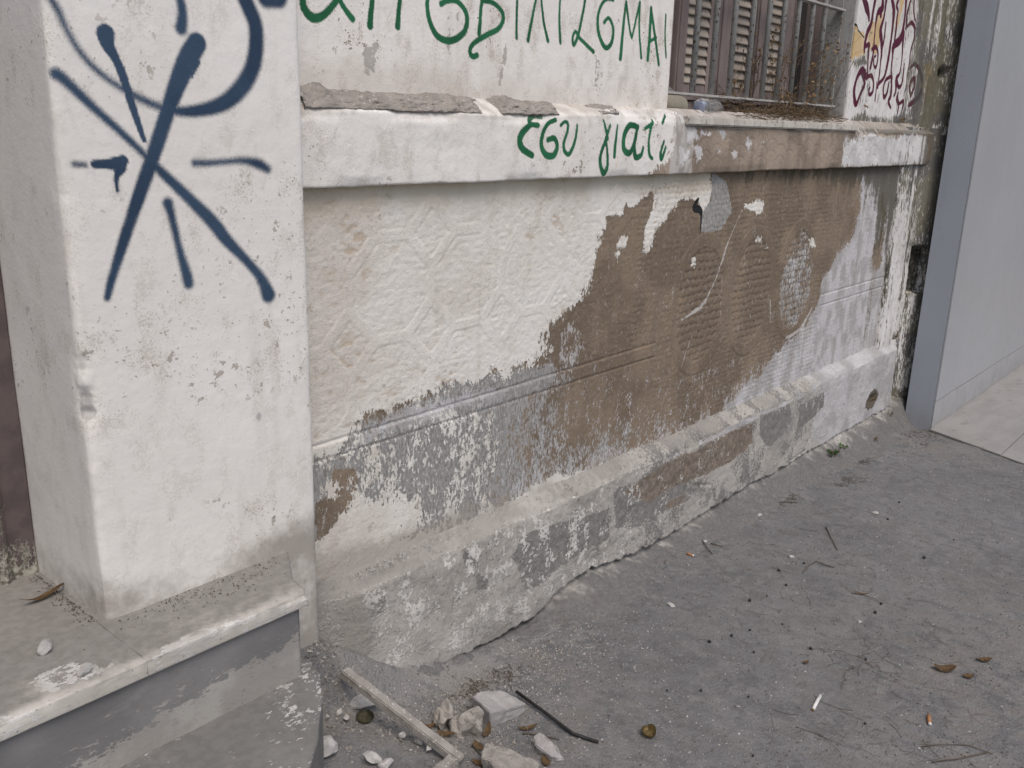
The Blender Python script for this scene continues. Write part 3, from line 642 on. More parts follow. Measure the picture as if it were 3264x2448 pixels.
# mortar heaped on the ledge -------------------------------------------
tp = [(108, 100), (160, 102), (200, 110), (250, 140), (290, 168), (340, 192), (450, 188), (580, 200), (640, 165), (690, 172), (720, 160), (800, 155), (860, 172), (900, 168), (960, 180), (1000, 190), (1040, 216)]
for seg in (tp, [(1112, 222), (1150, 175), (1200, 168), (1250, 185), (1300, 200), (1380, 226), (1460, 240)], [(1650, 250), (1680, 232), (1705, 220), (1750, 240), (1785, 255)]):
    c = np.array(wallpts(Z9, seg, YU-.004)); xs = spaced(c[0, 0]-(.02 if seg is tp else .004), c[-1, 0]+.004, .0035); zt = np.interp(xs, c[:, 0], c[:, 1])
    zt = np.maximum(zt + .010*fbm(xs*40, xs*0, 61), 1.150); NT = 26; t = np.linspace(0, 1, NT)
    ends = (1 if seg is tp else sstep(0, .02, xs-xs[0]))*sstep(0, .02, xs[-1]-xs)
    zt = 1.148+(zt-1.148)*(.3+.7*ends)
    T, XX = np.meshgrid(t, xs); ZT = np.repeat(zt[:, None], NT, 1)
    yy = YU+.001-(.0+T**.9)*.037*(.6+.4*ends[:, None]) - .004*ends[:, None]*np.sin(T*3.1)*(1+3*fbm(XX*50, T*6, 62)) - .006*np.abs(fbm(XX*75, T*7, 63)) - .005*np.abs(fbm(XX*190, T*20, 65))
    zb_ = 1.119+np.interp(XX, [.88, 1.45, 1.75, 1.95], [-.002, .002, .012, .018])
    ZT = np.maximum(ZT, zb_+.012); zz = ZT+(zb_-ZT)*T + .006*fbm(XX*80, T*8, 64)
    yy[:, -1] += .012; zz[:, -1] -= .004; yy[:, 0] += .008
    link('mortar_patch', gridmesh('mortar_patch', np.stack([XX, yy, zz], -1).reshape(-1, 3), len(xs), NT, flip=True), MAT['mortar'], house)
# dado (the decorated, peeling panel) -----------------------------------
xs = spaced(.884, 3.73, .0028, .0056); zs = spaced(.05, .998, .0026)
NX, NZ_ = (a.ravel() for a in np.meshgrid(xs, zs, indexing='ij'))
YM = 1.27                                        # depth at which the pattern was measured
DX = NX*YM/YD; DZ = CAMZ+(NZ_-CAMZ)*YM/YD
def scallop(x, z, px, pz):
    r = z/pz; k = np.floor(r); u = (x/px+.5*(k % 2)+.35*vn(k*3.1, x*2, 71)) % 1-.5; v = r-k
    return np.clip(1-(u*u*3.2+(v-.35)**2*2.2), 0, 1)-.55
wx = DX+.006*fbm(DX*20, DZ*20, 72); wz = DZ+.006*fbm(DX*20, DZ*20, 73)
tool = 1.9*fbm(wx*62, wz*140, 74, 2) + .35*fbm(wx*28, wz*70, 75, 2)                    # dragged hammer marks
wx1 = DX+.014*fbm(DX*30, DZ*30, 86); wz1 = DZ+.010*fbm(DX*34, DZ*34, 87)
scal = scallop(wx1, wz1, .021, .0150)*1.3
dist = np.full(DX.shape, 9.0); dia = np.zeros(DX.shape, bool)
cxk = 1.235+.2055*np.round((DX-1.235)/.2055); dx = DX-cxk
for rz in (.899, .707, .515):
    dz = DZ-rz; ins = np.abs(dx)/.062+np.abs(dz)/.063; dia |= ins < .85
    dist = np.minimum(dist, np.abs(ins-1)*.044)
    dist = np.minimum(dist, np.where(np.abs(dx) > .058, np.abs(dz), 9))
    dist = np.minimum(dist, np.where((np.abs(dz) > .06) & (np.abs(dz) < .13) & (DZ < .95), np.abs(dx), 9))
hexr = (DX < 2.02) & (DZ > .56) & (DZ < .975)
band = np.where(hexr, sstep(.0135, .0095, dist), 0)
edge = np.where(hexr, sstep(.004, 0, np.abs(dist-.0125)), 0)
rel = np.where(DX < 1.95, tool, scal*(.35+.9*vn(DX*6, DZ*6, 88))+.8*tool)
rel = np.where(hexr & dia, rel*1.5-.25, rel)
amp = np.where(DX < 1.95, .0008, .0012)
OV = [(2.300, .622, .164, .205), (2.612, .625, .158, .203), (2.935, .628, .155, .203)]
ring = np.zeros(DX.shape); inov = np.zeros(DX.shape)
for cx, cz, rx, rz in OV:
    e = np.hypot((DX-cx)/rx, (DZ-cz)/rz)
    ring = np.maximum(ring, sstep(1.02, .985, e)*sstep(.78, .82, e)); inov = np.maximum(inov, sstep(.82, .78, e))
    edge = np.maximum(edge, sstep(.03, 0, np.abs(e-1.01))+sstep(.03, 0, np.abs(e-.79)))
wx2 = DX+.016*fbm(DX*26, DZ*26, 84); wz2 = DZ+.014*fbm(DX*26, DZ*26, 85)
boss = scallop(wx2, wz2, .030, .022)*1.9+.5*tool
rel = np.where(inov > .5, boss, rel); amp = np.where(inov > .3, .0016, amp)
flat = np.clip(band+ring, 0, 1)
l1 = np.interp(DX, [.9, 2.1, 3.9], [.536, .548, .549]); l2 = np.interp(DX, [.9, 2.05, 3.9], [.506, .509, .510])
lx = (DX < 2.07) | (DX > 3.16)
flat = np.where(lx & (DZ < l1) & (DZ > l2), 1, flat)
groove = np.where(lx, np.maximum(sstep(.0042, .001, np.abs(DZ-l1)), .8*sstep(.0042, .001, np.abs(DZ-l2))), 0)
vs = sstep(.022, .017, np.abs(DX-2.072))*(DZ > .52)*(DZ < .885); flat = np.maximum(flat, vs)
flat = np.maximum(flat, sstep(.968, .976, DZ))
lowr = (DZ < l2) & (DX < 2.07)
rel = np.where(lowr, 1.0*fbm(wx*120, wz*14, 76, 3)+.6*fbm(wx*60, wz*60, 77, 3), rel); amp = np.where(lowr, .0012, amp)
rel = np.where(DX > 3.16, .5*tool+.3*scal, rel)
soften = np.where(DX < 2.05, .65+.35*vn(DX*4, DZ*4, 78), .8)
rel = rel*soften
wear = np.where(DX < 2.03, .35+.65*vn(DX*9, DZ*9, 83), .8)
disp = amp*rel*(1-flat*(.35+.65*wear)) + wear*(flat*.0008 - edge*.0006) - groove*.0026 + ring*.0008
DY = YD - disp + .004*fbm(DX*3, DZ*3, 79) + .0006*fbm(DX*90, DZ*90, 80)
W6 = lambda p: wallpts(Z6, p, YM); W7 = lambda p: wallpts(Z7, p, YM); W8 = lambda p: wallpts(Z8, p, YM)
bound = W7([(800, 60), (805, 120), (812, 200), (800, 262), (745, 330), (690, 262), (600, 292), (520, 372), (460, 450), (425, 558), (396, 585), (383, 450), (420, 372), (472, 222), (440, 180), (408, 240), (330, 322), (280, 290), (240, 352), (165, 372), (160, 432), (112, 502), (95, 602), (76, 702), (50, 802), (2, 868)]) + \
    W6([(1870, 872), (1790, 972), (1692, 1012), (1680, 1090), (1710, 1182), (1640, 1242), (1550, 1302), (1400, 1345), (1240, 1395), (1000, 1440), (920, 1490), (780, 1530), (700, 1575)]) + \
    W8([(660, 210), (540, 262), (380, 372), (440, 472), (290, 522), (150, 598), (120, 600)])
pt = poly_sd([(.80, 1.05)]+[(bound[0][0], 1.05)]+bound+[(.80, bound[-1][1])], DX, DZ)
plow = poly_sd(W8([(120, 1068), (250, 1012), (310, 900), (400, 800), (600, 770), (700, 745), (800, 810), (870, 950), (760, 1030), (640, 1092), (900, 1012), (1180, 922), (1460, 792), (1600, 682), (1850, 622), (2177, 532), (2177, 660), (1600, 880), (1000, 1200), (300, 1700), (0, 1700), (60, 1100)]), DX, DZ)
isl = [W8(p) for p in ([(1040, 300), (1062, 310), (1056, 392), (1036, 396)], [(1110, 290), (1132, 284), (1128, 380), (1106, 386)], [(1165, 276), (1182, 270), (1188, 380), (1170, 384)], [(690, 470), (712, 490), (720, 524), (698, 520)], [(960, 330), (980, 340), (974, 376), (958, 366)],
                       [(180, 740), (250, 690), (258, 790), (200, 790)], [(920, 450), (948, 440), (952, 560), (930, 520)], [(1000, 480), (1040, 490), (1030, 530), (1000, 520)], [(645, 450), (665, 470), (660, 520), (630, 500)])] + \
    [W7(p) for p in ([(225, 515), (285, 505), (260, 550), (230, 545)], [(215, 590), (250, 585), (235, 615)], [(390, 420), (440, 440), (445, 500), (410, 585), (390, 575)], [(668, 615), (705, 612), (702, 655), (675, 650)], [(1080, 490), (1105, 488), (1102, 515), (1082, 512)], [(1135, 545), (1158, 545), (1150, 575)], [(1395, 500), (1430, 490), (1440, 555), (1405, 555)], [(1010, 300), (1060, 275), (1125, 285), (1120, 345), (1040, 330)])]
pi = union(*[poly_sd(p, DX, DZ) for p in isl])
spotlow = sstep(.10, .0, np.abs(DZ-(.50-.10*(DX-1.0))))*sstep(1.9, 1.5, DX)
zline = np.interp(DX, [.9, 1.25, 1.5, 1.75, 1.9], [.46, .52, .60, .70, .75])
spotlow = np.maximum(spotlow, .55*sstep(.12, .02, np.abs(DZ-zline))*sstep(2.0, 1.8, DX))
# speckled zone where paint survives as flakes over the grey
fl = poly_sd(W8([(420, 300), (900, 260), (1250, 300), (1300, 560), (1250, 900), (900, 1010), (700, 900), (420, 800), (380, 560)]), DX, DZ)
paint = union(pt, plow, pi, np.clip(fl, -.15, .0)-.008)
white = union(poly_sd(W7([(1470, 860), (1485, 760), (1562, 640), (1682, 462), (1712, 332), (1722, 140), (1700, 90), (2100, 60), (2100, 1250), (1500, 1330), (1100, 1500), (900, 1600), (880, 1540), (1000, 1400), (1100, 1340), (1200, 1200), (1335, 1085), (1432, 935)]), DX, DZ),
              poly_sd(W8([(640, 215), (760, 160), (980, 150), (1250, 85), (1380, 120), (1000, 215), (990, 290), (640, 390), (560, 420), (420, 480), (290, 500), (400, 370)]), DX, DZ),
              poly_sd(W8([(1480, 770), (1600, 690), (1850, 620), (2177, 520), (2500, 400), (2700, 310), (2700, 420), (2177, 640), (1500, 900)]), DX, DZ))
strip = poly_sd(W7([(1850, 250), (1872, 330), (1870, 450), (1832, 690), (1778, 690), (1800, 560), (1850, 420), (1842, 330)]), DX, DZ)
white = np.minimum(white, -strip*1.0)
grey = np.clip(sstep(1.95, 1.25, DX)*sstep(.62, .52, DZ) + .9*sstep(-.02, .02, poly_sd(W8([(880, 60), (1200, -20), (1700, -60), (1650, 60), (1250, 130), (980, 190)]), DX, DZ)) , 0, 1)
grey = np.maximum(grey, .98*sstep(-.006, .006, poly_sd(W7([(800, 100), (835, 110), (890, 150), (930, 330), (860, 450), (735, 465), (745, 330), (800, 262)]), DX, DZ)))
brp = poly_sd(W8([(250, 650), (360, 640), (380, 800), (300, 920), (270, 1010), (150, 1050), (140, 860), (240, 800)]), DX, DZ)
grey = np.where(brp > -.01, np.minimum(grey, .25), grey)
grey = np.maximum(grey, .62*sstep(.42, .30, DZ)*sstep(2.6, 1.6, DX))
grey = np.maximum(grey, .5*sstep(1, .7, np.hypot((DX-2.935)/.14, (DZ-.60)/.17)))
powder = .30*sstep(.55, .35, DZ)*sstep(1.1, 1.6, DX)*sstep(3.2, 2.2, DX)*.8 + .5*sstep(-.06, .02, white) + .35*sstep(1, .7, np.hypot((DX-2.95)/.12, (DZ-.68)/.13))
powder = np.maximum(powder, .5*sstep(-.02, .02, poly_sd(W6([(1760, 1000), (1880, 980), (1940, 1180), (1850, 1300), (1740, 1320), (1740, 1150)]), DX, DZ)))
dirt = .5*sstep(1.15, .95, DX) + .35 + .35*fbm(DX*4, DZ*4, 81)
yellow = .95*sstep(.90, .985, DZ+.03*fbm(DX*7, DZ*2, 82)) + .25*sstep(1.05, .9, DX)
drip = np.zeros(DX.shape)
for pts, g in [([(990, 330, 8), (930, 460, 10), (880, 590, 22), (840, 720, 14), (790, 830, 18), (745, 910, 30), (620, 1000, 14)], .8), ([(880, 600, 8), (862, 850, 10), (860, 1040, 8)], .7), ([(770, 880, 8), (760, 1020, 8)], .7), ([(730, 920, 8), (715, 1040, 8)], .6), ([(700, 1060, 8), (650, 1180, 14), (610, 1300, 10)], .7), ([(1335, 700, 8), (1310, 780, 12), (1290, 850, 8)], .7), ([(1055, 880, 12), (1050, 960, 6)], .6), ([(1160, 880, 16), (1165, 1010, 10)], .8), ([(1420, 920, 8), (1350, 1050, 30), (1260, 1110, 18)], .9), ([(800, 900, 6), (795, 1000, 5)], .6)]:
    stroke(Z7, pts, YM, DX, DZ, .004, drip, g)
black = np.zeros(DX.shape); stroke(Z7, [(720, 260, 24), (700, 310, 54), (735, 330, 40), (738, 390, 18), (732, 465, 12)], YM, DX, DZ, .005, black, 1.0)
moss = .62*sstep(.90, .99, DZ)*sstep(2.3, 2.6, DX) + .50*sstep(3.45, 3.8, DX)*sstep(.55, .8, DZ) + .30*sstep(2.9, 3.3, DX)*sstep(.75, .95, DZ) + .30*sstep(3.3, 3.7, DX)
grime = .9*sstep(.34, .24, DZ)*sstep(2.4, 1.3, DX) + .9*sstep(.30, .18, DZ)*sstep(1.05, .96, DX) + .3*sstep(.45, .3, DZ)*sstep(1.5, 1.0, DX)
link('dado', gridmesh('dado', np.stack([NX, DY, NZ_], -1), len(xs), len(zs), dict(paint=paint, spot=np.clip(.05+.30*spotlow+.26*sstep(-.05, .0, fl), 0, .45), white=white, wspot=np.full(DX.shape, .16), grey=grey, powder=powder, dirt=dirt, yellow=yellow, drip=drip, black=black, moss=moss, grime=grime, relief=rel*(1-flat))), MAT['dado'], house)

# corner pier ------------------------------------------------------------
YC = 1.226
pr = profile([(3.70, YD+.02), (3.70, YC), (3.95, YC-.004), (4.035, 1.180), (4.2, 1.172), (4.6, 1.172)], .005, .008)
zs = spaced(-.16, 1.135, .005)
CX = np.repeat(pr[:, 0], len(zs)); CY = np.repeat(pr[:, 1], len(zs)); CZ = np.tile(zs, len(pr))
C0 = CX.copy()
CX = CX + .02*fbm(CZ*6, CX*0, 91)*sstep(3.78, 3.70, CX)
CY = CY + .010*fbm(CX*9, CZ*4, 92) + .005*fbm(CX*40, CZ*12, 93) + .03*sstep(.12, -.1, CZ)*(fbm(CX*12, CZ*12, 94)+.4)
hole = np.zeros(CX.shape)
for a, b, w, h in [(640, 330, 30, 145), (712, 462, 26, 34)]:
    q = on(*ZD(a, b), 1, YC); qa = on(*ZD(a-w, b), 1, YC); qb = on(*ZD(a, b-h), 1, YC)
    d = np.maximum(np.abs(CX-q[0])/abs(q[0]-qa[0]), np.abs(CZ-q[2])/abs(qb[2]-q[2])) + .25*fbm(CX*30, CZ*30, 95)
    hole = np.maximum(hole, sstep(1.08, .9, d))
CY = CY + hole*.045
moss = .44+.30*sstep(3.85, 4.0, C0) + .25*sstep(.7, 1.0, CZ) + .35*sstep(.1, -.05, CZ)
moss = np.where((CZ < .45) & (CZ > .05), moss-.14, moss)
link('corner_pier', gridmesh('corner_pier', np.stack([CX, CY, CZ], -1), len(pr), len(zs), dict(purple=CX*0, orange=CX*0-.1, grey=.35+.3*fbm(CX*6, CZ*3, 96), moss=moss, crack=hole*.62), flip=True), MAT['mould'], house)

# plinth -----------------------------------------------------------------
xs = spaced(.90, 3.878, .0038, .0062)
pr = profile([(YD+.006, .288), (YN+.003, .246), (YN, -.005), (YN+.036, -.010), (YN+.036, -.15)], .0042, .005)
QX = np.repeat(xs, len(pr)); QY = np.tile(pr[:, 0], len(xs)); QZ = np.tile(pr[:, 1], len(xs))
z0 = QZ.copy(); y0 = QY.copy()
jagf = lambda QX: np.interp(QX, [.9, 1.0, 1.1, 1.25, 1.5, 1.6, 1.75, 2.0, 2.3, 3.0, 3.9], [-.02, -.02, .0, .0, -.015, .02, .03, .0, .006, .004, 0]) + .018*fbm(QX*9, QX*0, 101) + .022*np.abs(fbm(QX*26, QX*0, 102)) + .008*fbm(QX*90, QX*0, 118)
jag = jagf(QX)
kz = np.clip((.12-z0)/.125, 0, 1); QZ = np.where(z0 < .12, z0+jag*kz, z0)
rough = .005*fbm(QX*5, z0*8, 103) + .0045*fbm(QX*32, z0*38, 104) + .0015*fbm(QX*110, z0*120, 105)
tp_ = sstep(.022, 0, np.hypot(y0-YN, z0-.244))
er = np.maximum(fbm(QX*6, QX*0, 106)+.14, 0)*.022 + np.maximum(fbm(QX*40, QX*0, 119), 0)*.012
QY = QY + rough*np.where(y0 < YD-.005, 1, .2) + tp_*er*.5; QZ = QZ - tp_*er*.55 + np.where((y0 > YN+.004) & (z0 > .2), .016*fbm(QX*9, y0*40, 107), 0)
pen = np.clip((.992-(QX+.03*fbm(z0*14, QX*0, 108)-.06*(.24-z0)))/.09, 0, 1)**.8; QY = QY + pen*(YD-.004-QY)*.92
fr = (np.abs(y0-YN) < .012) & (z0 < .25)
WN = lambda zf, p: wallpts(zf, p, YN)
grey = .18+.24*sstep(1.5, 2.0, QX)
for zf, pl, v in [(Z8, [(1480, 1060), (1700, 980), (2060, 880), (2060, 1080), (1880, 1190), (1640, 1340), (1500, 1400), (1430, 1200)], .95), (Z8, [(1100, 1150), (1200, 1180), (1190, 1270), (1110, 1240)], .95), (Z8, [(470, 1480), (580, 1460), (570, 1560), (480, 1600)], .9), (Z8, [(1180, 1310), (1270, 1310), (1260, 1420), (1180, 1400)], .8), (ZA, [(1110, 430), (1290, 360), (1300, 470), (1160, 640), (1100, 560)], .9), (ZA, [(1350, 370), (1500, 280), (1500, 380), (1330, 540)], .85), (ZA, [(200, 900), (660, 650), (660, 950), (300, 1150), (220, 1120)], .8)]:
    grey = np.maximum(grey, v*sstep(-.015, .012, poly_sd(WN(zf, pl), QX, z0)))
brown = np.zeros(QX.shape)
for zf, pl, v in [(ZA, [(540, 720), (1060, 480), (1060, 600), (920, 720), (680, 830), (560, 880), (430, 960), (280, 900)], .72), (ZA, [(500, 990), (640, 930), (620, 960), (520, 1010)], .9)]:
    brown = np.maximum(brown, v*sstep(-.02, .012, poly_sd(WN(zf, pl), QX, z0)))
whi = .72*sstep(2.9, 3.3, QX+.3*fbm(QX*4, z0*6, 109)) + .30*sstep(2.3, 2.9, QX)
whi = np.maximum(whi, .6*sstep(.02, 0, np.abs(z0-.236))*sstep(1.8, 2.4, QX)) - .5*(grey > .6)*(QX > 2.5)
flake = .52*fr*(.6+sstep(2.3, 1.5, QX)*.4) - .10*tp_
moss = np.zeros(QX.shape)
for zf, a, b, r in [(ZA, 1790, 340, .035), (ZA, 1890, 420, .03), (ZA, 1560, 600, .02)]:
    q = on(*zf(a, b), 1, YN); dd = np.hypot((QX-q[0])*.6, z0-q[2])+.022*fbm(QX*30, z0*30, 120); moss = np.maximum(moss, 1.15*sstep(r*1.7, r*.6, dd)); QY = QY + sstep(r*.9, r*.2, dd)*.022*(z0 < .24)
grime = .22 + .5*sstep(.08, -.01, z0)*sstep(1.9, 1.2, QX) + .55*sstep(1.06, .98, QX) - .3*sstep(2.0, 3.0, QX) + .40*sstep(.246, .26, z0)
crack = np.zeros(QX.shape)
for zf, pts in [(Z8, [(2065, 740, 10), (2060, 900, 8), (2062, 1060, 10), (1950, 1200, 8), (1880, 1300, 8)]), (ZA, [(1100, 420, 10), (1095, 540, 8), (1070, 640, 10)]), (ZA, [(670, 740, 6), (665, 850, 8), (800, 860, 8)]), (ZA, [(1310, 350, 10), (1305, 400, 8)]), (Z8, [(1030, 1290, 5), (1040, 1450, 5), (1030, 1600, 5)]), (ZA, [(1380, 660, 10), (1270, 730, 8)])]:
    stroke(zf, pts, YN, QX, z0, .004, crack, .75)
QY = QY + crack*.006
crack = np.maximum(crack, .9*(z0 < -.006)*sstep(-.05, -.02, z0))
link('plinth', gridmesh('plinth', np.stack([QX, QY, QZ], -1), len(xs), len(pr), dict(grey=grey, brown=brown, white=whi, flake=flake, moss=moss, grime=grime, crack=crack*.8), flip=False), MAT['plinth'], house)

# cement skirt where the plinth meets the pavement ------------------------
xs = spaced(1.02, 4.05, .006, .008); t = np.linspace(0, 1, 34)
TT, SX = np.meshgrid(t, xs)
wd = .125 + .08*fbm(SX*5, SX*0, 111) + .03*fbm(SX*18, SX*0, 112) + .05*np.exp(-((SX-1.75)/.12)**2) + .06*np.exp(-((SX-3.45)/.25)**2)
ht = jagf(SX)-.006 - .012*sstep(1.9, 1.5, SX)*sstep(1.05, 1.2, SX) - .020*np.maximum(fbm(SX*7, SX*0, 113), 0) + .012*sstep(2.4, 3.0, SX) + .02*sstep(3.8, 3.9, SX)
SY = YN+.030-TT*wd
g0 = gz(SX, SY)-.003
cur = (1-TT)**1.7
lump = .034*np.maximum(fbm(SX*12, SY*16, 114)+.06, 0)*np.sin(TT*math.pi)
SZ = g0-.006*TT + np.maximum(ht-g0, 0)*cur + lump + .012*fbm(SX*38, SY*38, 115)*(1-TT**2)
SZ[:, -1] -= .012
att = dict(grey=.25+.4*fbm(SX*7, SY*7, 116), brown=0*SX, white=.08+.12*sstep(2.4, 3.2, SX)+.35*sstep(.010, .02, lump), flake=.30+0*SX, moss=.5*sstep(3.35, 3.7, SX)*(.5+fbm(SX*10, SY*10, 117)), grime=.25+.3*TT, crack=0*SX, soil=np.clip(.30+1.0*TT**.7+.35*sstep(1.7, 1.2, SX)-.10*sstep(2.9, 3.4, SX)-.35*sstep(.010, .02, lump), 0, 1.3))
link('cement_skirt', gridmesh('cement_skirt', np.stack([SX, SY, SZ], -1).reshape(-1, 3), len(xs), len(t), {k: v.ravel() for k, v in att.items()}), MAT['plinth'], house)
# ------------------------------------------------------------------ window in the old house
YS = 1.35
box('sill', (2.042, 1.203, 1.1125), (3.150, 1.47, 1.1345), MAT['sill'], house, .0035)
box('window_frame', (2.022, YS+.012, 1.135), (2.203, YS+.07, WTOP), MAT['shutter'], house, .003)
fr_ = box('window_frame', (3.098, YS-.004, 1.135), (3.143, YS+.07, WTOP), MAT['shutter'], house, .003)
box('window_post', (2.898, YS+.01, 1.135), (2.956, YS+.06, WTOP), MAT['facade'], house, .004)
box('window_pane', (2.958, YS+.055, 1.135), (3.096, YS+.061, WTOP), MAT['glass_dark'], house, 0)
box('window_rail', (2.205, YS+.008, 1.136), (2.896, YS+.05, 1.178), MAT['shutter'], house, .003)
slat_me = None
for x0, x1, s0, s1 in ((2.206, 2.421, 2.253, 2.369), (2.425, 2.641, 2.488, 2.600), (2.645, 2.893, 2.703, 2.812)):
    bm = bmesh.new()
    for lo, hi in (((x0, YS, 1.18), (s0, YS+.034, WTOP-.002)), ((s1, YS, 1.18), (x1, YS+.034, WTOP-.002)), ((s0+.0005, YS+.002, 1.18), (s1-.0005, YS+.032, 1.222)), ((s0+.0005, YS+.002, 2.30), (s1-.0005, YS+.032, WTOP-.004))):
        box_into(bm, (Vector(lo)+Vector(hi))/2, Vector(hi)-Vector(lo))
    for a in (x0+.006, x1-.010): box_into(bm, (a+.002, YS-.002, 1.76), (.006, .006, 1.15))
    bmesh.ops.bevel(bm, geom=bm.edges[:], offset=.0015, segments=1, affect='EDGES')
    sh = link('shutter', bm_mesh(bm, 'shutter'), MAT['shutter'], house)
    bm = bmesh.new(); box_into(bm, (0, 0, 0), (s1-s0-.001, .031, .005), Matrix.Rotation(math.radians(64), 3, 'X'))
    bmesh.ops.bevel(bm, geom=bm.edges[:], offset=.0015, segments=1, affect='EDGES'); slat_me = bm_mesh(bm, 'slat')
    z = 1.236
    while z < 2.295:
        sl = link('slat', slat_me, MAT['slat'], sh); sl.location = sl.location+Vector(((s0+s1)/2, YS+.007, z+random.Random(z).uniform(-.0012, .0012))); sl.rotation_euler.y = random.Random(z*3).uniform(-.006, .006); z += .0247
box('unlit_room_sheet', (2.21, YS+.040, 1.18), (2.89, YS+.044, WTOP), MAT['dark'], house, 0)  # added near-black sheet in place of the unlit depth behind the slats
YG = 1.295
grille = box('window_grille', (2.020, YG-.014, 1.187), (3.122, YG+.014, 1.1935), MAT['rail'], house, .0012)
tag(grille, 'grey iron window grille with rust specks')
for z in (1.487, 1.92, 2.30): box('rail', (2.022, YG-.012, z), (3.122, YG+.012, z+.0062), MAT['rail'], grille, .001)
box('stile', (2.024, YG-.020, 1.194), (2.0300, YG+.020, 2.298), MAT['iron'], grille, .001)
box('stile', (3.112, YG-.004, 1.194), (3.119, YG+.045, 2.298), MAT['iron'], grille, .001)
for i, x in enumerate((2.206, 2.303, 2.403, 2.507, 2.604, 2.700, 2.794, 2.894, 2.987)):
    tube('bar', [(x, YG, 1.191), (x+.0008*math.sin(i*2.1), YG, 1.6), (x, YG, 2.301)], .0082, MAT['iron'], grille, 10)
bm = bmesh.new(); vs_ = [bm.verts.new(p) for p in [(2.034, YG-.006, 1.194), (2.128, YG+.002, 1.194), (2.120, YG+.01, 1.196), (2.036, YG+.006, 1.222), (2.034, YG-.006, 1.224)]]; bm.faces.new(vs_)
bmesh.ops.solidify(bm, geom=bm.faces[:], thickness=.002); link('gusset', bm_mesh(bm, 'gusset'), MAT['rail'], grille)
# ------------------------------------------------------------------ front door at the far left (only its edge is in view)
m = M('peeling_mauve_door_paint'); nA = m.noise(16, 5, .7, st=(1, 1, .5)); nB = m.noise(90, 3, .65)
zz = m.xyz(2); pk = ((zz*-2.2+1.42)+(nA-.5)*1.6+(nB-.5)*.5).step(.42, .47)
cA = m.mix(m.noise(30, 3).step(.35, .65), (.125, .098, .096), (.092, .073, .073))
cB = m.mix((nA*.5+nB*.5).step(.44, .58), (.44, .43, .37), (.11, .10, .085))
MAT['door'] = m.done(m.mix(pk, cA, cB), .8, nB*.6+pk*-.6, .6, .002)
door = box('door', (-.55, 1.425, .385), (.40, 1.46, 2.3), MAT['door'], house, .003)
box('door_panel', (-.30, 1.418, .60), (.20, 1.4255, 2.1), MAT['door'], door, .004)
box('door_frame', (.402, 1.412, .385), (.5135, 1.47, 2.3), MAT['door'], house, .004)
box('moulding', (.448, 1.402, .392), (.468, 1.4125, 2.3), MAT['door'], house, .004)
box('wall', (-.9, 1.30, -.1), (-.55, 1.62, 2.3), MAT['facade'], house, .004)

# ------------------------------------------------------------------ doorstep: two marble treads, a riser, a worn lower step
step = empty('doorstep', (.4, 1.1, .1), 'dusty marble doorstep with white treads over a dark grey riser', 'doorstep')
TZ = .400; yf = 1.057
xj = on(*ZS(940, 815), 2, TZ)[0]
prt = profile([(1.45, TZ), (yf, TZ), (yf, TZ-.025), (yf+.03, TZ-.025)], .0045, .0032)
xend = lambda y: np.interp(y, [1.055, 1.062, 1.09, 1.105, 1.187, 1.2, 1.45], [.764, .767, .768, .772, .822, .83, .84])
def tread(xa, xb, seed):
    u = spaced(0, 1, .0055/(.766-xa if xb is None else xb-xa)); n = len(prt)
    U = np.repeat(u, n); y = np.tile(prt[:, 0], len(u)); z = np.tile(prt[:, 1], len(u))
    x = xa+U*((xend(y) if xb is None else xb)-xa)
    nose = sstep(.014, 0, np.hypot(y-yf, z-TZ))
    chip = np.maximum(fbm(x*22, x*0, seed)+.04, 0)*.018 + np.maximum(fbm(x*80, x*0, seed+7)-.06, 0)*.02
    if xb is None: chip = chip + .006*sstep(.05, 0, np.abs(x-.755))
    y2 = y+nose*chip*.6+.0012*fbm(x*14, z*30, seed+1)*(z < TZ-.002); z2 = z-nose*chip*.5+.0016*fbm(x*7, y*7, seed+2)+.001*fbm(x*40, y*40, seed+3)*(z > TZ-.002)
    du = .60*sstep(1.08, 1.2, y)+.78+.4*fbm(x*6, y*6, seed+4); du = np.where(z < TZ-.006, .30+.3*fbm(x*12, z*40, seed+8), du)
    du = du*(1-.45*sstep(.03, .0, y-yf)) + .5*sstep(.03, 0, YP-y)*(y < YP+.01)
    spl = np.zeros(x.shape)+.12
    for pl, v in [([(180, 960), (330, 850), (480, 830), (640, 850), (760, 820), (700, 880), (500, 960), (330, 1010), (260, 1000)], .62), ([(1040, 740), (1300, 600), (1500, 560), (1850, 430), (1960, 380), (1970, 420), (1600, 580), (1460, 650), (1130, 790), (1000, 800)], .66), ([(0, 1180), (240, 1110), (250, 1130), (0, 1240)], .66)]:
        P2 = [tuple(on(*ZS(*p), 2, TZ)[:2]) for p in pl]; spl = np.maximum(spl, v*sstep(-.012, .006, poly_sd(P2, x, y)))
    spl = np.where((z < TZ-.004) & (x > .52), .5+.5*fbm(x*30, z*10, seed+5), spl)
    V = np.stack([x, y2, z2], -1)
    A = dict(dust=du, splash=spl)
    if xb is None:
        e = V[-n:].copy(); e[:, 2] = TZ-.026; V = np.concatenate([V, e]); A = {k: np.concatenate([a, a[-n:]]) for k, a in A.items()}; u = np.append(u, 1)
    link('tread_slab', gridmesh('tread_slab', V, len(u), n, A, noise=2), MAT['tread'], step)
tread(-.6, xj-.0003, 401); tread(xj+.0003, None, 421)
xs = spaced(-.6, .754, .0045); zs = spaced(.245, TZ-.0255, .004)
AX, AZ = (a.ravel() for a in np.meshgrid(xs, zs, indexing='ij'))
AY = yf+.010+.0012*fbm(AX*10, AZ*10, 431)
zb = np.interp(AX, [.3, .43, .55, .62, .754], [.285, .288, .300, .318, .322])
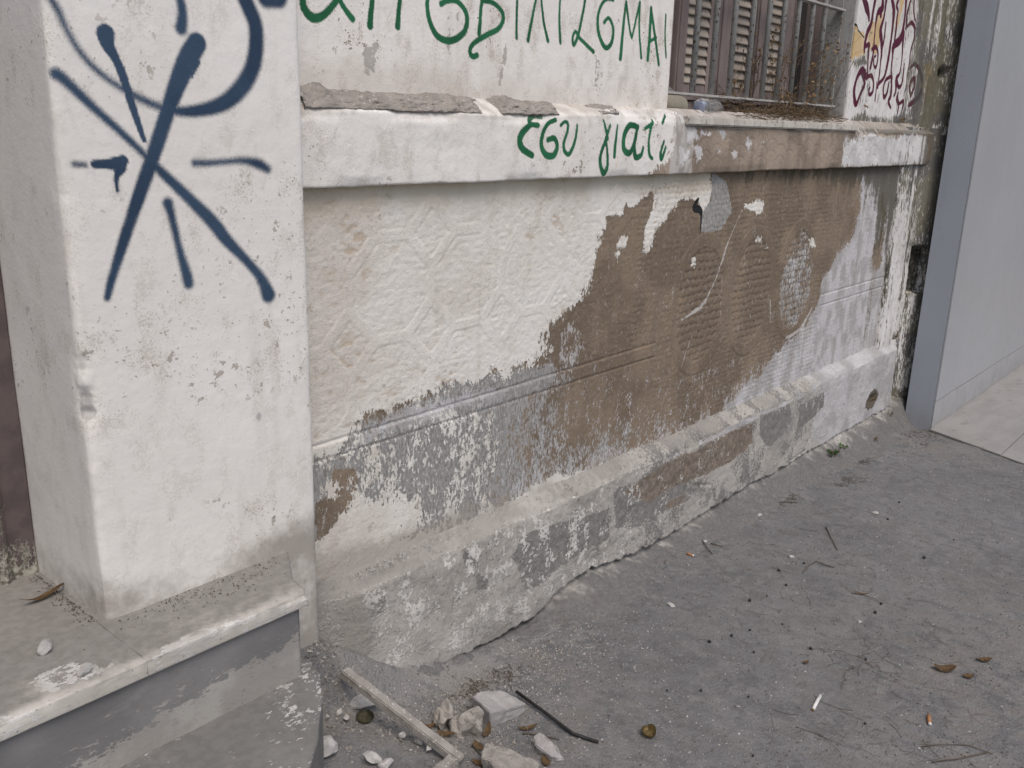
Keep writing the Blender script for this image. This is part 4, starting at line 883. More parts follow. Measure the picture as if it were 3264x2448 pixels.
spl = .80*sstep(.016, -.022, AZ-zb+.012*fbm(AX*14, AZ*30, 432)) + .22*np.exp(-((AZ-zb-.02)/.022)**2) + .14
V = np.stack([AX, AY, AZ], -1); n = len(zs); e = V[-n:].copy(); e[:, 1] = 1.22
link('riser', gridmesh('riser', np.concatenate([V, e]), len(xs)+1, n, dict(dust=np.append(.25+.35*sstep(.02, -.02, AZ-zb), np.full(n, .5)), splash=np.append(spl, np.full(n, .4)))), MAT['riser'], step)
LZ0 = .253
ys = spaced(.77, 1.10, .006); u = np.linspace(0, 1, 150)
ex = np.interp(ys, [.77, .80, .84, .881, .93, .982, 1.02, 1.049, 1.10], [.30, .50, .578, .628, .682, .727, .756, .776, .795]) + .007*fbm(ys*25, ys*0, 441)+.004*fbm(ys*90, ys*0, 446)
UU, YY = np.meshgrid(u**.8, ys, indexing='ij'); XX = -.6+UU*(ex[None, :]+.6)
ZZ = LZ0+.004*fbm(XX*5, YY*5, 442)+.0016*fbm(XX*30, YY*30, 443)-.004*sstep(.985, 1, UU)
e1 = np.stack([XX[-1]-.002, YY[-1], ZZ[-1]*0+.03], -1)
V = np.concatenate([np.stack([XX, YY, ZZ], -1).reshape(-1, 3), np.stack([XX[-1], YY[-1], ZZ[-1]-.008], -1), e1])
du = np.append((.62+.3*fbm(XX*6, YY*6, 444)+.35*sstep(.05, 0, 1.066-YY)).ravel(), np.full(2*len(ys), .9)); spl = np.append((.27+.75*fbm(XX*7, YY*7, 445)).ravel(), np.full(2*len(ys), .2))
link('lower_step', gridmesh('lower_step', V, len(u)+2, len(ys), dict(dust=du, splash=spl), noise=2), MAT['lower'], step)
box('step_core', (-.6, .79, -.05), (.30, 1.45, LZ0-.01), MAT['lower'], step, 0)
box('step_core', (.3003, 1.075, -.05), (.745, 1.45, TZ-.03), MAT['lower'], step, 0)

# ------------------------------------------------------------------ neighbouring building, clad in smooth panels
nb = empty('neighbour_building', (4.6, 1.1, -.1), 'smooth pale grey clad building projecting past the old house', 'building')
box('side_panel', (3.970, 1.0525, -.16), (3.984, 1.162, 3.9), MAT['clad_side_shade'], nb, .0008)
box('front_panel', (3.9704, 1.046, .030), (9, 1.0515, 3.9), MAT['clad'], nb, .0008)
box('skirting_panel', (3.9708, 1.047, -.16), (9, 1.0514, .0255), MAT['clad'], nb, .0008)
box('joint_strip', (3.972, 1.0495, .0258), (9, 1.0513, .0297), MAT['joint'], nb, 0)
box('building_core', (3.986, 1.053, -.2), (9, 1.160, 3.88), MAT['clad'], nb, 0)
box('building_core', (4.65, 1.1605, -.2), (9, 6, 3.88), MAT['clad'], nb, 0)
# paving in front of it
def clip_poly(P, a, n):
    out = []
    for i in range(len(P)):
        p, q = np.array(P[i]), np.array(P[(i+1) % len(P)]); dp, dq = (p-a) @ n, (q-a) @ n
        if dp >= 0: out.append(tuple(p))
        if dp*dq < 0: out.append(tuple(p+(q-p)*dp/(dp-dq)))
    return out
pa = np.array([3.952, 1.055]); pd = np.array([-.128, -.300]); pn = np.array([-pd[1], pd[0]]); pn = pn/np.linalg.norm(pn)
def slab_mesh(P, z0, z1, bev=.0015):
    bm = bmesh.new(); f = bm.faces.new([bm.verts.new((x, y, z1)) for x, y in P])
    r = bmesh.ops.extrude_face_region(bm, geom=[f]); bmesh.ops.translate(bm, vec=(0, 0, z0-z1), verts=[v for v in r['geom'] if isinstance(v, bmesh.types.BMVert)])
    bmesh.ops.recalc_face_normals(bm, faces=bm.faces[:])
    if bev: bmesh.ops.bevel(bm, geom=[e for e in bm.edges if all(v.co.z > z1-1e-5 for v in e.verts)], offset=bev, segments=1, affect='EDGES')
    return bm_mesh(bm, 'slab')
P = clip_poly([(2.6, -2), (9, -2), (9, 1.049), (2.6, 1.049)], pa, pn)
pav = link('pavement', slab_mesh(P, -.14, -.093, 0), MAT['joint']); tag(pav, kind='structure')
yrow = [1.0485, .74, .43, .12, -.19, -.5, -.81]
for r_ in range(6):
    x = 2.6-.23*(r_ % 2)
    while x < 7:
        Q = clip_poly([(x+.0012, yrow[r_+1]+.0012), (x+.598, yrow[r_+1]+.0012), (x+.598, yrow[r_]-.0012), (x+.0012, yrow[r_]-.0012)], pa, pn)
        if len(Q) > 2: link('paving_slab', slab_mesh(Q, -.13, -.0875+random.Random(x*7+r_).uniform(-.0008, .0008)), MAT['slab'], pav)
        x += .6
# ------------------------------------------------------------------ rubble, litter and plants
from mathutils import noise as mnoise
scene.cycles.max_bounces = 8; scene.cycles.diffuse_bounces = 3; scene.cycles.glossy_bounces = 2
MAT['chalk'] = mat_simple('chalky_plaster', (.46, .447, .435), (.35, .338, .326), 60, .95, .6, (.33, .31, .29), .62)
MAT['stone'] = mat_simple('pale_dusty_stone', (.34, .315, .285), (.255, .236, .212), 45, .95, .7, (.22, .20, .178), .60)
MAT['block'] = mat_simple('pale_mortar_block', (.37, .357, .35), (.315, .302, .294), 50, .95, .7, (.28, .262, .25), .62)
MAT['strip'] = mat_simple('dirty_marble_strip', (.31, .293, .267), (.235, .218, .196), 35, .85, .6, (.48, .46, .43), .60)
MAT['rod'] = mat_simple('black_rubber_rod', (.018, .018, .018), (.03, .029, .028), 60, .6, .2)
MAT['gold'] = mat_simple('dull_gold_foil', (.42, .32, .14), (.30, .235, .12), 90, .4, .4, metal=.6)
MAT['cap'] = mat_simple('weathered_brass_cap', (.23, .20, .115), (.12, .115, .075), 120, .5, .4, (.07, .08, .06), .6, metal=.4)
MAT['leaf'] = mat_simple('dry_brown_leaf', (.25, .165, .085), (.15, .10, .056), 60, .8, .3)
MAT['filter'] = mat_simple('orange_filter_paper', (.40, .20, .095), (.33, .165, .08), 200, .85, .2)
MAT['paper'] = mat_simple('white_cigarette_paper', (.72, .71, .70), (.62, .61, .60), 150, .9, .2)
MAT['twig'] = mat_simple('grey_brown_twig', (.135, .112, .09), (.09, .074, .06), 80, .9, .3)
MAT['dryplant'] = mat_simple('dry_brown_plant', (.165, .118, .074), (.10, .072, .046), 60, .9, .2)
MAT['green'] = mat_simple('green_leaf', (.055, .115, .035), (.09, .15, .05), 60, .6, .2)
MAT['berry'] = mat_simple('black_berry_skin', (.016, .016, .018), (.03, .028, .028), 200, .5, .2)
MAT['olive'] = mat_simple('dusty_olive_plastic', (.30, .275, .215), (.23, .21, .165), 20, .7, .2)
mg = bpy.data.materials.new('clear_plastic'); mg.use_nodes = True; bs_ = mg.node_tree.nodes['Principled BSDF']
bs_.inputs['Base Color'].default_value = (.93, .95, .97, 1); bs_.inputs['Transmission Weight'].default_value = .92; bs_.inputs['Roughness'].default_value = .08; bs_.inputs['IOR'].default_value = 1.15
MAT['clear'] = mg
def rough_verts(bm, amp, sc, seed, amp2=0, sc2=0):
    bm.normal_update()
    for v in bm.verts:
        p = v.co*sc+Vector((seed*3.1, seed*1.7, seed*.9)); d = mnoise.noise(p)*amp
        if amp2: d += mnoise.noise(v.co*sc2+Vector((seed, 0, 0)))*amp2
        v.co += v.normal*d
def stone(name, c, size, rz, seed, mat, label, cat, group=None, cuts=7, sub=3, amp=.12):
    cuts += 4
    rn = random.Random(seed); bm = bmesh.new(); bmesh.ops.create_icosphere(bm, subdivisions=sub, radius=1)
    for _ in range(cuts):
        n = Vector((rn.gauss(0, 1), rn.gauss(0, 1), rn.gauss(0, .8))).normalized(); d = rn.uniform(.45, .8)
        for v in bm.verts:
            k = v.co.dot(n)-d
            if k > 0: v.co -= n*k
    rough_verts(bm, amp, 1.8, seed, amp*.35, 6)
    for v in bm.verts: v.co = Vector((v.co.x*size[0], v.co.y*size[1], (v.co.z+.55)*size[2]))
    o = link(name, bm_mesh(bm, name), mat, smooth=False); o.location = c; o.rotation_euler.z = rz
    return tag(o, label, cat, group)
def prism(name, zf, pts, mat, label, cat, seed, under=.9, bev=.0016):
    """block with a traced top face (px, py, height above ground), standing on the ground"""
    tops = [gpx(zf, p[0], p[1], p[2]) for p in pts]; c = sum(tops, Vector())/len(tops)
    bm = bmesh.new(); T = [bm.verts.new(p) for p in tops]
    B = []
    for p in tops:
        q = c+(p-c)*under; B.append(bm.verts.new((q.x, q.y, float(gz(q.x, q.y))-.004)))
    n = len(T); bm.faces.new(T); bm.faces.new(B[::-1])
    for i in range(n): bm.faces.new((T[i], B[i], B[(i+1) % n], T[(i+1) % n]))
    bmesh.ops.recalc_face_normals(bm, faces=bm.faces[:])
    bmesh.ops.bevel(bm, geom=bm.edges[:], offset=bev, segments=2, affect='EDGES')
    bmesh.ops.triangulate(bm, faces=[f for f in bm.faces if len(f.verts) > 4])
    bmesh.ops.subdivide_edges(bm, edges=bm.edges[:], cuts=3, use_grid_fill=True)
    rough_verts(bm, .0040, 60, seed, .0022, 220)
    base = Vector((c.x, c.y, float(gz(c.x, c.y))))
    for v in bm.verts: v.co -= base
    o = link(name, bm_mesh(bm, name), mat); o.location = base
    return tag(o, label, cat)
# long marble strip with its broken corner
A_ = gpx(ZB, 398, 462, .020); B_ = gpx(ZB, 1120, 1010, .020); C_ = gpx(ZB, 985, 1125, .016)
bm = bmesh.new()
def bar_into(a, b, w, h, n=14):
    d = (b-a).normalized(); s = d.cross(Vector((0, 0, 1))).normalized(); up = s.cross(d); R = []
    for i in range(n+1):
        p = a+(b-a)*i/n; R.append([bm.verts.new(p+s*x+up*z) for x, z in ((-w, 0), (w, 0), (w, -h), (-w, -h))])
    for r0, r1 in zip(R[:-1], R[1:]):
        for k in range(4): bm.faces.new((r0[k], r0[(k+1) % 4], r1[(k+1) % 4], r1[k]))
    bm.faces.new(R[0][::-1]); bm.faces.new(R[-1])
bar_into(A_, B_+(B_-A_).normalized()*.012, .0095, .017); bar_into(B_+(B_-C_).normalized()*-.0100, C_, .012, .0165, 6)
bmesh.ops.recalc_face_normals(bm, faces=bm.faces[:]); bmesh.ops.bevel(bm, geom=[e for e in bm.edges if e.calc_face_angle(0) > .6], offset=.002, segments=2, affect='EDGES')
bmesh.ops.subdivide_edges(bm, edges=[e for e in bm.edges if e.calc_length() > .009], cuts=1, use_grid_fill=True); rough_verts(bm, .0014, 90, 3, .0008, 260)
ms_ = bm_mesh(bm, 'marble_strip'); o = link('marble_strip', ms_, MAT['strip']); tag(o, 'long thin marble strip with a broken corner propped against the wall foot', 'stone strip')
prism('mortar_block', ZB, [(1215, 640, .036), (1290, 605, .036), (1430, 605, .030), (1568, 690, .020), (1440, 728, .028), (1330, 745, .036)], MAT['block'], 'pale grey wedge shaped mortar block with a flat top beside the black rod', 'rubble', 11, .93)
prism('mortar_block', ZB, [(1300, 940, .040), (1390, 955, .040), (1530, 1020, .034), (1640, 1060, .026), (1660, 1120, .022), (1500, 1180, .030), (1370, 1120, .036), (1330, 1050, .036), (1278, 1040, .030)], MAT['stone'], 'curved broken plaster chunk cut by the bottom edge of the photo', 'rubble', 12, .95)
prism('plaster_chunk', ZB, [(1640, 870, .022), (1690, 890, .024), (1760, 960, .022), (1810, 1050, .010), (1720, 1030, .016), (1625, 960, .014), (1610, 910, .016)], MAT['block'], 'slender jagged plaster chunk right of the curved broken piece', 'rubble', 13, .9, .002)
for (a, b, w, d, h, lab, sd, rz) in [(1020, 805, .027, .024, .034, 'knobbly beige lump at the left of the small stones by the mortar block', 21, .3), (1105, 830, .014, .026, .026, 'thin upright beige shard between two knobbly lumps', 22, -.5), (1205, 860, .020, .036, .036, 'folded beige lump with a dark hollow next to the mortar block', 23, .7)]:
    p = gpx(ZB, a, b+30, 0); stone('rubble_stone', p, (w, d, h), rz, sd, MAT['stone'], lab, 'stone', 'stones by the mortar block', 6, 3, .42)
for (a, b, w, d, h, lab, sd) in [(525, 700, .038, .020, .012, 'large white plaster flake above the bottle cap', 31), (365, 757, .012, .009, .006, 'small white plaster flake left of the bottle cap', 32), (295, 1000, .028, .024, .016, 'rounded white plaster lump near the lower step edge', 33), (222, 1012, .012, .013, .010, 'small grey white lump touching the lower step', 34), (770, 907, .011, .010, .006, 'small white crumb beside the marble strip', 35), (875, 942, .009, .014, .010, 'upright white crumb beside the marble strip', 36), (940, 992, .010, .009, .006, 'white crumb nearest the broken strip corner', 37), (580, 1065, .011, .020, .012, 'narrow white plaster crumb at the bottom edge', 38), (670, 1092, .016, .013, .008, 'flat white plaster crumb at the bottom edge', 39), (410, 797, .008, .006, .004, 'tiny white crumb left of the bottle cap', 40)]:
    p = gpx(ZB, a, b, .004)+Vector((0, 0, .003)); stone('plaster_flake', p, (w, d, h), random.Random(sd).uniform(-.6, 1.2), sd, MAT['chalk'], lab, 'plaster flake', 'plaster flakes below the doorstep', 6, 2, .18)
for (a, b, w, d, h, rz, lab, sd) in [(300, 745, .017, .011, .010, .9, 'white plaster chip lying alone on the marble tread', 41), (548, 885, .015, .010, .010, .6, 'cream plaster chip near the front edge of the tread', 42)]:
    q = on(*ZS(a, b), 2, TZ+.003); stone('plaster_chip', Vector((q[0], q[1], TZ+.001)), (w, d, h), rz, sd, MAT['chalk'], lab, 'plaster chip', 'plaster chips on the doorstep', 9, 3, .06)
for zf, a, b, w, d, lab, sd in [(ZC, 915, 135, .012, .009, 'flat pale chip on the open ground past the wall foot', 43), (ZC, 430, 47, .010, .009, 'pale chip next to a twig near the wall foot', 44), (ZC, 1295, 497, .007, .007, 'small white chip in the middle of the ground', 45), (ZA, 1805, 1030, .012, .011, 'pale round chip far along the pavement', 46), (ZA, 1095, 1045, .016, .010, 'whitish chip close to the plinth', 47), (ZC, 245, 405, .016, .012, 'grey flat chip on the ground below the plinth', 48)]:
    stone('plaster_chip', gpx(zf, a, b, 0), (w, d, .004), sd, sd, MAT['chalk'], lab, 'plaster chip', 'plaster chips on the ground', 6, 2, .12)
# bottle cap with fluted rim
def crown(name, c, R, mat, tilt, label, cat, fold=False):
    bm = bmesh.new(); n = 63
    prof = [(.0, .0006), (.55, .0006), (.80, .0010), (.86, .0030), (.93, .0062), (1.0, .0070)]
    rings = []
    for r, z in prof[1:]:
        rings.append([bm.verts.new((R*r*(1+(.045*math.cos(k*2*math.pi/n*21) if r > .9 else 0))*math.cos(k*2*math.pi/n), R*r*(1+(.045*math.cos(k*2*math.pi/n*21) if r > .9 else 0))*math.sin(k*2*math.pi/n), z)) for k in range(n)])
    cv = bm.verts.new((0, 0, .0006))
    for k in range(n): bm.faces.new((cv, rings[0][k], rings[0][(k+1) % n]))
    for r0, r1 in zip(rings[:-1], rings[1:]):
        for k in range(n): bm.faces.new((r0[k], r1[k], r1[(k+1) % n], r0[(k+1) % n]))
    if fold:
        for v in bm.verts:
            if v.co.x > .004: v.co.z += (v.co.x-.004)*.9; v.co.x = .004+(v.co.x-.004)*.45
    bmesh.ops.solidify(bm, geom=bm.faces[:], thickness=-.0007)
    o = link(name, bm_mesh(bm, name), mat, smooth=True); o.location = c; o.rotation_euler = tilt; return tag(o, label, cat)
crown('bottle_cap', gpx(ZB, 530, 800, 0)+Vector((0, 0, .004)), .0158, MAT['cap'], (.12, -.1, .4), 'weathered fluted bottle cap lying upside down beside the marble strip', 'bottle cap')
crown('bottle_cap', gpx(ZC, 118, 1128, 0)+Vector((0, 0, .004)), .0155, MAT['gold'], (.1, .1, -.5), 'bent golden bottle cap alone on the open ground', 'bottle cap', True)
# black rod
P0, P1, P2 = gpx(ZB, 1500, 612, .012), gpx(ZB, 1862, 882, .006), gpx(ZB, 2025, 936, .004)
o = tube('rod', [P0, P0.lerp(P1, .5)+Vector((0, 0, .001)), P1.lerp(P0, .04), P1, P1.lerp(P2, .1), P2], .0033, MAT['rod'], None, 8); tag(o, 'thin black bent rod lying on the ground beside the mortar block', 'rod')
# cigarette ends
def butt(zf, a, b, c, d, r, mat, label, ends=None):
    p, q = gpx(zf, a, b, r), gpx(zf, c, d, r); root = empty('cigarette_butt', p.lerp(q, .5), label, 'cigarette', 'cigarette ends')
    mid = p.lerp(q, .5)+Vector((.0008, .0006, 0))
    tube('paper_roll', [p, mid, q], [r, r*.96, r*.9], mat, root, 10)
    if ends: tube('burnt_tip', [q, q+(q-p).normalized()*.002], r*.85, MAT[ends], root, 10)
butt(ZC, 1076, 905, 1036, 983, .0036, MAT['paper'], 'creased white cigarette stub on the open ground', 'leaf')
butt(ZC, 1680, 1014, 1687, 1062, .0040, MAT['filter'], 'orange cigarette filter near the bottom right of the ground', 'paper')
butt(ZA, 652, 1278, 690, 1290, .0036, MAT['filter'], 'orange cigarette filter close to the broken plinth foot', 'paper')
# dry leaves
def leaf_mesh(L, W, curl, seed, n=7):
    bm = bmesh.new(); rn = random.Random(seed); R = []
    for i in range(n+1):
        t = i/n; w = W*math.sin(math.pi*min(.98, t*.94+.04))**.8; z = curl*L*(4*(t-.5)**2)+.2*curl*L*math.sin(t*7+seed)
        R.append([bm.verts.new((L*(t-.5), -w, z+.5*abs(curl)*W+rn.uniform(-.1, .1)*W)), bm.verts.new((L*(t-.5), 0, z)), bm.verts.new((L*(t-.5), w, z+.7*abs(curl)*W+rn.uniform(-.1, .1)*W))])
    for a, b in zip(R[:-1], R[1:]):
        for k in range(2): bm.faces.new((a[k], b[k], b[k+1], a[k+1]))
    bmesh.ops.solidify(bm, geom=bm.faces[:], thickness=.0004); return bm_mesh(bm, 'dry_leaf')
for zf, a, b, L, W, rz, lab, sd in [(ZB, 1310, 872, .045, .007, .5, 'curled tan leaf below the wedge shaped mortar block', 1), (ZB, 1572, 846, .040, .006, -.6, 'thin tan leaf right of the mortar block', 2), (ZB, 1050, 885, .034, .008, -1.0, 'brown leaf tucked under the beige lumps', 3), (ZB, 1690, 1055, .034, .008, .8, 'brown leaf beside the slender plaster chunk', 4), (ZB, 1255, 965, .03, .009, 1.2, 'tan leaf below the folded beige lump', 5), (ZB, 1275, 1075, .034, .007, -1.1, 'brown leaf left of the curved broken plaster chunk', 6), (ZB, 940, 832, .03, .006, -.4, 'small brown leaf touching the marble strip', 7), (ZC, 1770, 755, .050, .014, -.9, 'large dark brown leaf on the far right ground', 8), (ZC, 1992, 705, .034, .009, -.8, 'dark curled leaf at the right edge of the ground', 9), (ZC, 1900, 797, .026, .009, -.7, 'small dark leaf below the large brown leaf', 10), (ZC, 995, 718, .018, .005, -.4, 'tiny tan leaf in the middle of the ground', 11), (ZC, 1300, 335, .045, .004, -1.1, 'thin dry brown sprig on the ground', 12)]:
    o = link('dry_leaf', leaf_mesh(L, W, .14, sd), MAT['leaf']); o.location = gpx(zf, a, b, .004); o.rotation_euler.z = rz; tag(o, lab, 'leaf', 'dry leaves on the ground')
q = on(*ZS(290, 405), 2, TZ+.004); o = link('dry_leaf', leaf_mesh(.075, .006, .12, 15), MAT['leaf']); o.location = (q[0], q[1], TZ+.006); o.rotation_euler.z = .15; tag(o, 'curled brown leaf on the tread beside the door', 'leaf', 'dry leaves on the ground')
# black berries
bm = bmesh.new(); bmesh.ops.create_icosphere(bm, subdivisions=2, radius=1); rough_verts(bm, .12, 1.6, 5); berry = bm_mesh(bm, 'berry')
for i, (zf, a, b, r) in enumerate([(ZC, 1820, 35, 7), (ZC, 1655, 135, 12), (ZC, 985, 166, 9), (ZC, 845, 205, 10), (ZC, 885, 287, 9), (ZC, 682, 373, 11), (ZC, 457, 603, 11), (ZC, 581, 569, 9), (ZC, 683, 539, 8), (ZC, 705, 662, 7), (ZC, 1022, 641, 10), (ZC, 1415, 391, 9), (ZC, 1382, 440, 11), (ZC, 410, 876, 7), (ZC, 1326, 1060, 7), (ZC, 675, 910, 6), (ZC, 865, 505, 6), (ZC, 778, 348, 6), (ZC, 1330, 702, 8), (ZC, 220, 875, 6), (ZC, 700, 1240, 6), (ZA, 1955, 962, 9), (ZA, 1885, 1065, 9)]):
    p = gpx(zf, a, b, .003); o = link('berry', berry, MAT['berry'], smooth=True); k = r*.00042; o.scale = (k, k*.9, k*.85); o.location = p; o.rotation_euler = (i, i*2, i*.7)
    tag(o, 'tiny round black berry on the dusty ground', 'berry', 'black berries scattered on the ground')
# twigs
for zf, pts, r, lab in [(ZA, [(1505, 1115), (1540, 1185), (1575, 1250)], .0016, 'straight brown twig standing out on the middle of the pavement'), (ZA, [(1365, 1395), (1400, 1350), (1445, 1325), (1500, 1345), (1555, 1362)], .0018, 'forked brown twig on the middle of the pavement'), (ZA, [(730, 1175), (770, 1230), (810, 1280)], .0016, 'short dark twig by the broken plinth foot'), (ZA, [(800, 1215), (865, 1232)], .0016, 'stubby pale twig by the broken plinth foot'), (ZA, [(1190, 965), (1260, 958), (1330, 965)], .0016, 'dry twig with root clump near the plinth'), (ZB, [(1540, 880), (1640, 885), (1775, 918)], .0016, 'straw coloured stalk under the slender plaster chunk'), (ZB, [(1215, 955), (1290, 1030), (1350, 1100)], .0016, 'brown stalk beside the curved broken plaster chunk'), (ZC, [(1640, 1190), (1740, 1175), (1900, 1180), (2040, 1230)], .0010, 'long curved root at the bottom right corner'), (ZC, [(1700, 1275), (1850, 1255), (2005, 1222)], .0014, 'dark stick at the bottom right corner')]:
    o = tube('twig', [gpx(zf, a, b, .003+.002*(k % 2)) for k, (a, b) in enumerate(pts)], r, MAT['twig'], None, 6); tag(o, lab, 'twig', 'twigs on the ground')
# ------------------------------------------------------------------ uncountable litter
def scatter_mesh(name, items, mat):
    bm = bmesh.new()
    for f in items: f(bm)
    o = link(name, bm_mesh(bm, name), mat); return o
rn = random.Random(77)
def crumb(p, s):
    def f(bm):
        vs = [bm.verts.new(p+Vector((rn.uniform(-1, 1), rn.uniform(-1, 1), rn.uniform(-.3, .2)))*s) for _ in range(3)]+[bm.verts.new(p+Vector((rn.uniform(-.4, .4), rn.uniform(-.4, .4), .75))*s)]
        for a, b, c in ((0, 1, 3), (1, 2, 3), (2, 0, 3)): bm.faces.new((vs[a], vs[b], vs[c]))
    return f
def spots(n, dens_fn, xr, yr):
    out = []
    while len(out) < n:
        x = rn.uniform(*xr); y = rn.uniform(*yr)
        if rn.random() < dens_fn(x, y): out.append((x, y))
    return out
def d_white(x, y):
    d = .06+.9*math.exp(-((x-1.3)**2/.10+(y-1.08)**2/.02))+.8*math.exp(-((x-1.0)**2/.02+(y-1.15)**2/.02))+.5*math.exp(-(1.19-y)/.06)*(x < 2.2)+.3*math.exp(-((x-1.35)**2/.12+(y-.85)**2/.06))
    return min(1, d*(.35+1.3*float(vn(x*9, y*9, 501))))
W = [crumb(gp(x, y, .0006), rn.choice([.0009, .0011, .0013, .0016, .002, .003])*(1 if x < 2.2 else 1.15)) for x, y in spots(10000, d_white, (.9, 3.8), (-.1, 1.19))]
W += [crumb(Vector((rn.uniform(.955, 1.05)+.32*k, YN+.032-rn.random()*.026, .279)), rn.uniform(.0015, .004)) for k in np.abs(np.random.RandomState(3).normal(0, .35, 240)) if k < 1]
o = scatter_mesh('plaster_crumbs', W, MAT['chalk']); tag(o, 'fine white plaster crumbs strewn over the dusty ground', 'crumbs', kind='stuff')
D = [crumb(gp(x, y, .0006), rn.choice([.0014, .002, .0026, .0036])) for x, y in spots(4500, lambda x, y: min(1, .12+.6*math.exp(-((x-1.75)**2/.5+(y-.35)**2/.2))+.5*math.exp(-(1.19-y)/.08))*(.3+1.3*float(vn(x*7, y*7, 502))), (.9, 4.0), (-.1, 1.2))]
D += [crumb(Vector((x, y, TZ+.001)), rn.uniform(.001, .0028)) for x, y in [(rn.gauss(.66, .07), rn.gauss(1.165, .018)) for _ in range(240)] if y < 1.188 and x < .80]
D += [crumb(Vector((.505-abs(rn.gauss(0, .012)), rn.uniform(1.2, 1.4), TZ+.001)), rn.uniform(.001, .003)) for _ in range(160)]
o = scatter_mesh('dirt_crumbs', D, MAT['twig']); tag(o, 'dark dirt crumbs and grit on the ground and doorstep', 'grit', kind='stuff')
def strand(p, L, h, r=.0006, up=.0):
    def f(bm):
        a = rn.uniform(0, 6.28); k = rn.uniform(-1.6, 1.6); P = [p.copy()]; n = 5
        for i in range(n):
            q = P[-1]+Vector((math.cos(a), math.sin(a), up))*L/n; a += k/n
            if not up: q.z = float(gz(q.x, q.y))+h*math.sin((i+1)/n*3.1)+.0008
            P.append(q)
        tube_into(bm, P, r, 3, False)
    return f
N = []
for cx, cy, s, n in [(ZC(1350, 720)[0], ZC(1350, 720)[1], .05, 45), (*ZC(1180, 470), .14, 8), (*ZC(1900, 1200), .10, 16), (*ZC(1600, 900), .16, 10), (*ZC(2000, 700), .14, 10), (*ZC(1300, 1180), .08, 30), (*ZC(800, 250), .3, 40), (*ZA(1500, 1350), .15, 20)]:
    c = on(cx, cy, 2, -.04)
    for _ in range(n):
        x, y = rn.gauss(c[0], s), rn.gauss(c[1], s)
        if y < 1.15: N.append(strand(gp(x, y, .001), rn.uniform(.02, .08), rn.uniform(0, .004), rn.choice([.0003, .0004, .0005])))
for zf, a, b, s, n in [(ZA, 1660, 838, .03, 40), (ZA, 1720, 710, .025, 50), (ZA, 1290, 945, .02, 30), (ZA, 500, 1300, .03, 30), (ZD, 700, 1450, .06, 60), (ZB, 1270, 585, .025, 40), (ZB, 1450, 510, .02, 30)]:
    c = gpx(zf, a, b)
    for _ in range(n): N.append(strand(gp(rn.gauss(c.x, s*1.6), min(rn.gauss(c.y, s*.6), 1.17), .001), rn.uniform(.008, .03), rn.uniform(0, .008), .0008))
o = scatter_mesh('dry_needles', N, MAT['twig']); tag(o, 'tangled dry needles and rootlets scattered over the ground', 'needles', kind='stuff')
F = []
for _ in range(1700):
    x = rn.triangular(2.28, 3.12, 2.75); y = rn.uniform(1.225, 1.34); F.append(strand(Vector((x, y, 1.136+abs(rn.gauss(0, .020)))), rn.uniform(.015, .05), 0, .0008, rn.uniform(-.25, .5)))
o = scatter_mesh('dry_litter', F, MAT['dryplant']); tag(o, 'matted dry plant litter on the window sill under the grille', 'litter', kind='stuff')
F = []
for _ in range(420):
    x = rn.uniform(2.05, 3.9); F.append(crumb(Vector((x, rn.uniform(1.212, 1.25), (1.1355 if x < 3.14 else 1.128+.0))), rn.uniform(.001, .0035)))
o = scatter_mesh('sill_crumbs', F, MAT['chalk']); tag(o, 'pale plaster crumbs along the window sill edge', 'crumbs', kind='stuff')
# ------------------------------------------------------------------ plants
def plant(name, base, H, nst, spread, seed, label, nleaf=26, lean=(0, 0), mat='dryplant', lm='leaf', ls=.008, cat='plant', group=None, r0=.0014):
    r = random.Random(seed); root = empty(name, base, label, cat, group); bs, bl = bmesh.new(), bmesh.new(); tips = []
    def grow(p, d, L, rad, depth):
        P = [p]; n = 6
        for i in range(n):
            d = (d+Vector((r.gauss(0, .16), r.gauss(0, .10), r.gauss(0, .10)))).normalized(); P.append(P[-1]+d*L/n)
        tube_into(bs, P, [rad*(1-.6*i/n) for i in range(n+1)], 4, False); tips.extend(P[2:])
        if depth:
            for i in (2, 3, 4, 5):
                if r.random() < .65: grow(P[i], (d+Vector((r.gauss(0, .7), r.gauss(0, .35), r.gauss(.1, .5)))).normalized(), L*r.uniform(.3, .6), rad*.6, depth-1)
    for k in range(nst):
        grow(Vector(base)+Vector((r.gauss(0, spread*.35), r.gauss(0, spread*.12), 0)), Vector((lean[0]+r.gauss(0, .45), lean[1]+r.gauss(0, .18), 1)).normalized(), H*r.uniform(.6, 1.1), r0, 2)
    for _ in range(nleaf):
        p = r.choice(tips); a = Vector((r.gauss(0, 1), r.gauss(0, 1), r.gauss(0, 1))).normalized(); b = a.cross(Vector((r.gauss(0, 1), r.gauss(0, 1), .3))).normalized(); s = ls*r.uniform(.5, 1.2)
        vs = [bl.verts.new(p), bl.verts.new(p+a*s*.5+b*s*.4), bl.verts.new(p+a*s*1.1), bl.verts.new(p+a*s*.55-b*s*.35)]; bl.faces.new(vs)
    link('stem', bm_mesh(bs, 'stem'), MAT[mat], root); link('leaves', bm_mesh(bl, 'leaves'), MAT[lm], root); return root
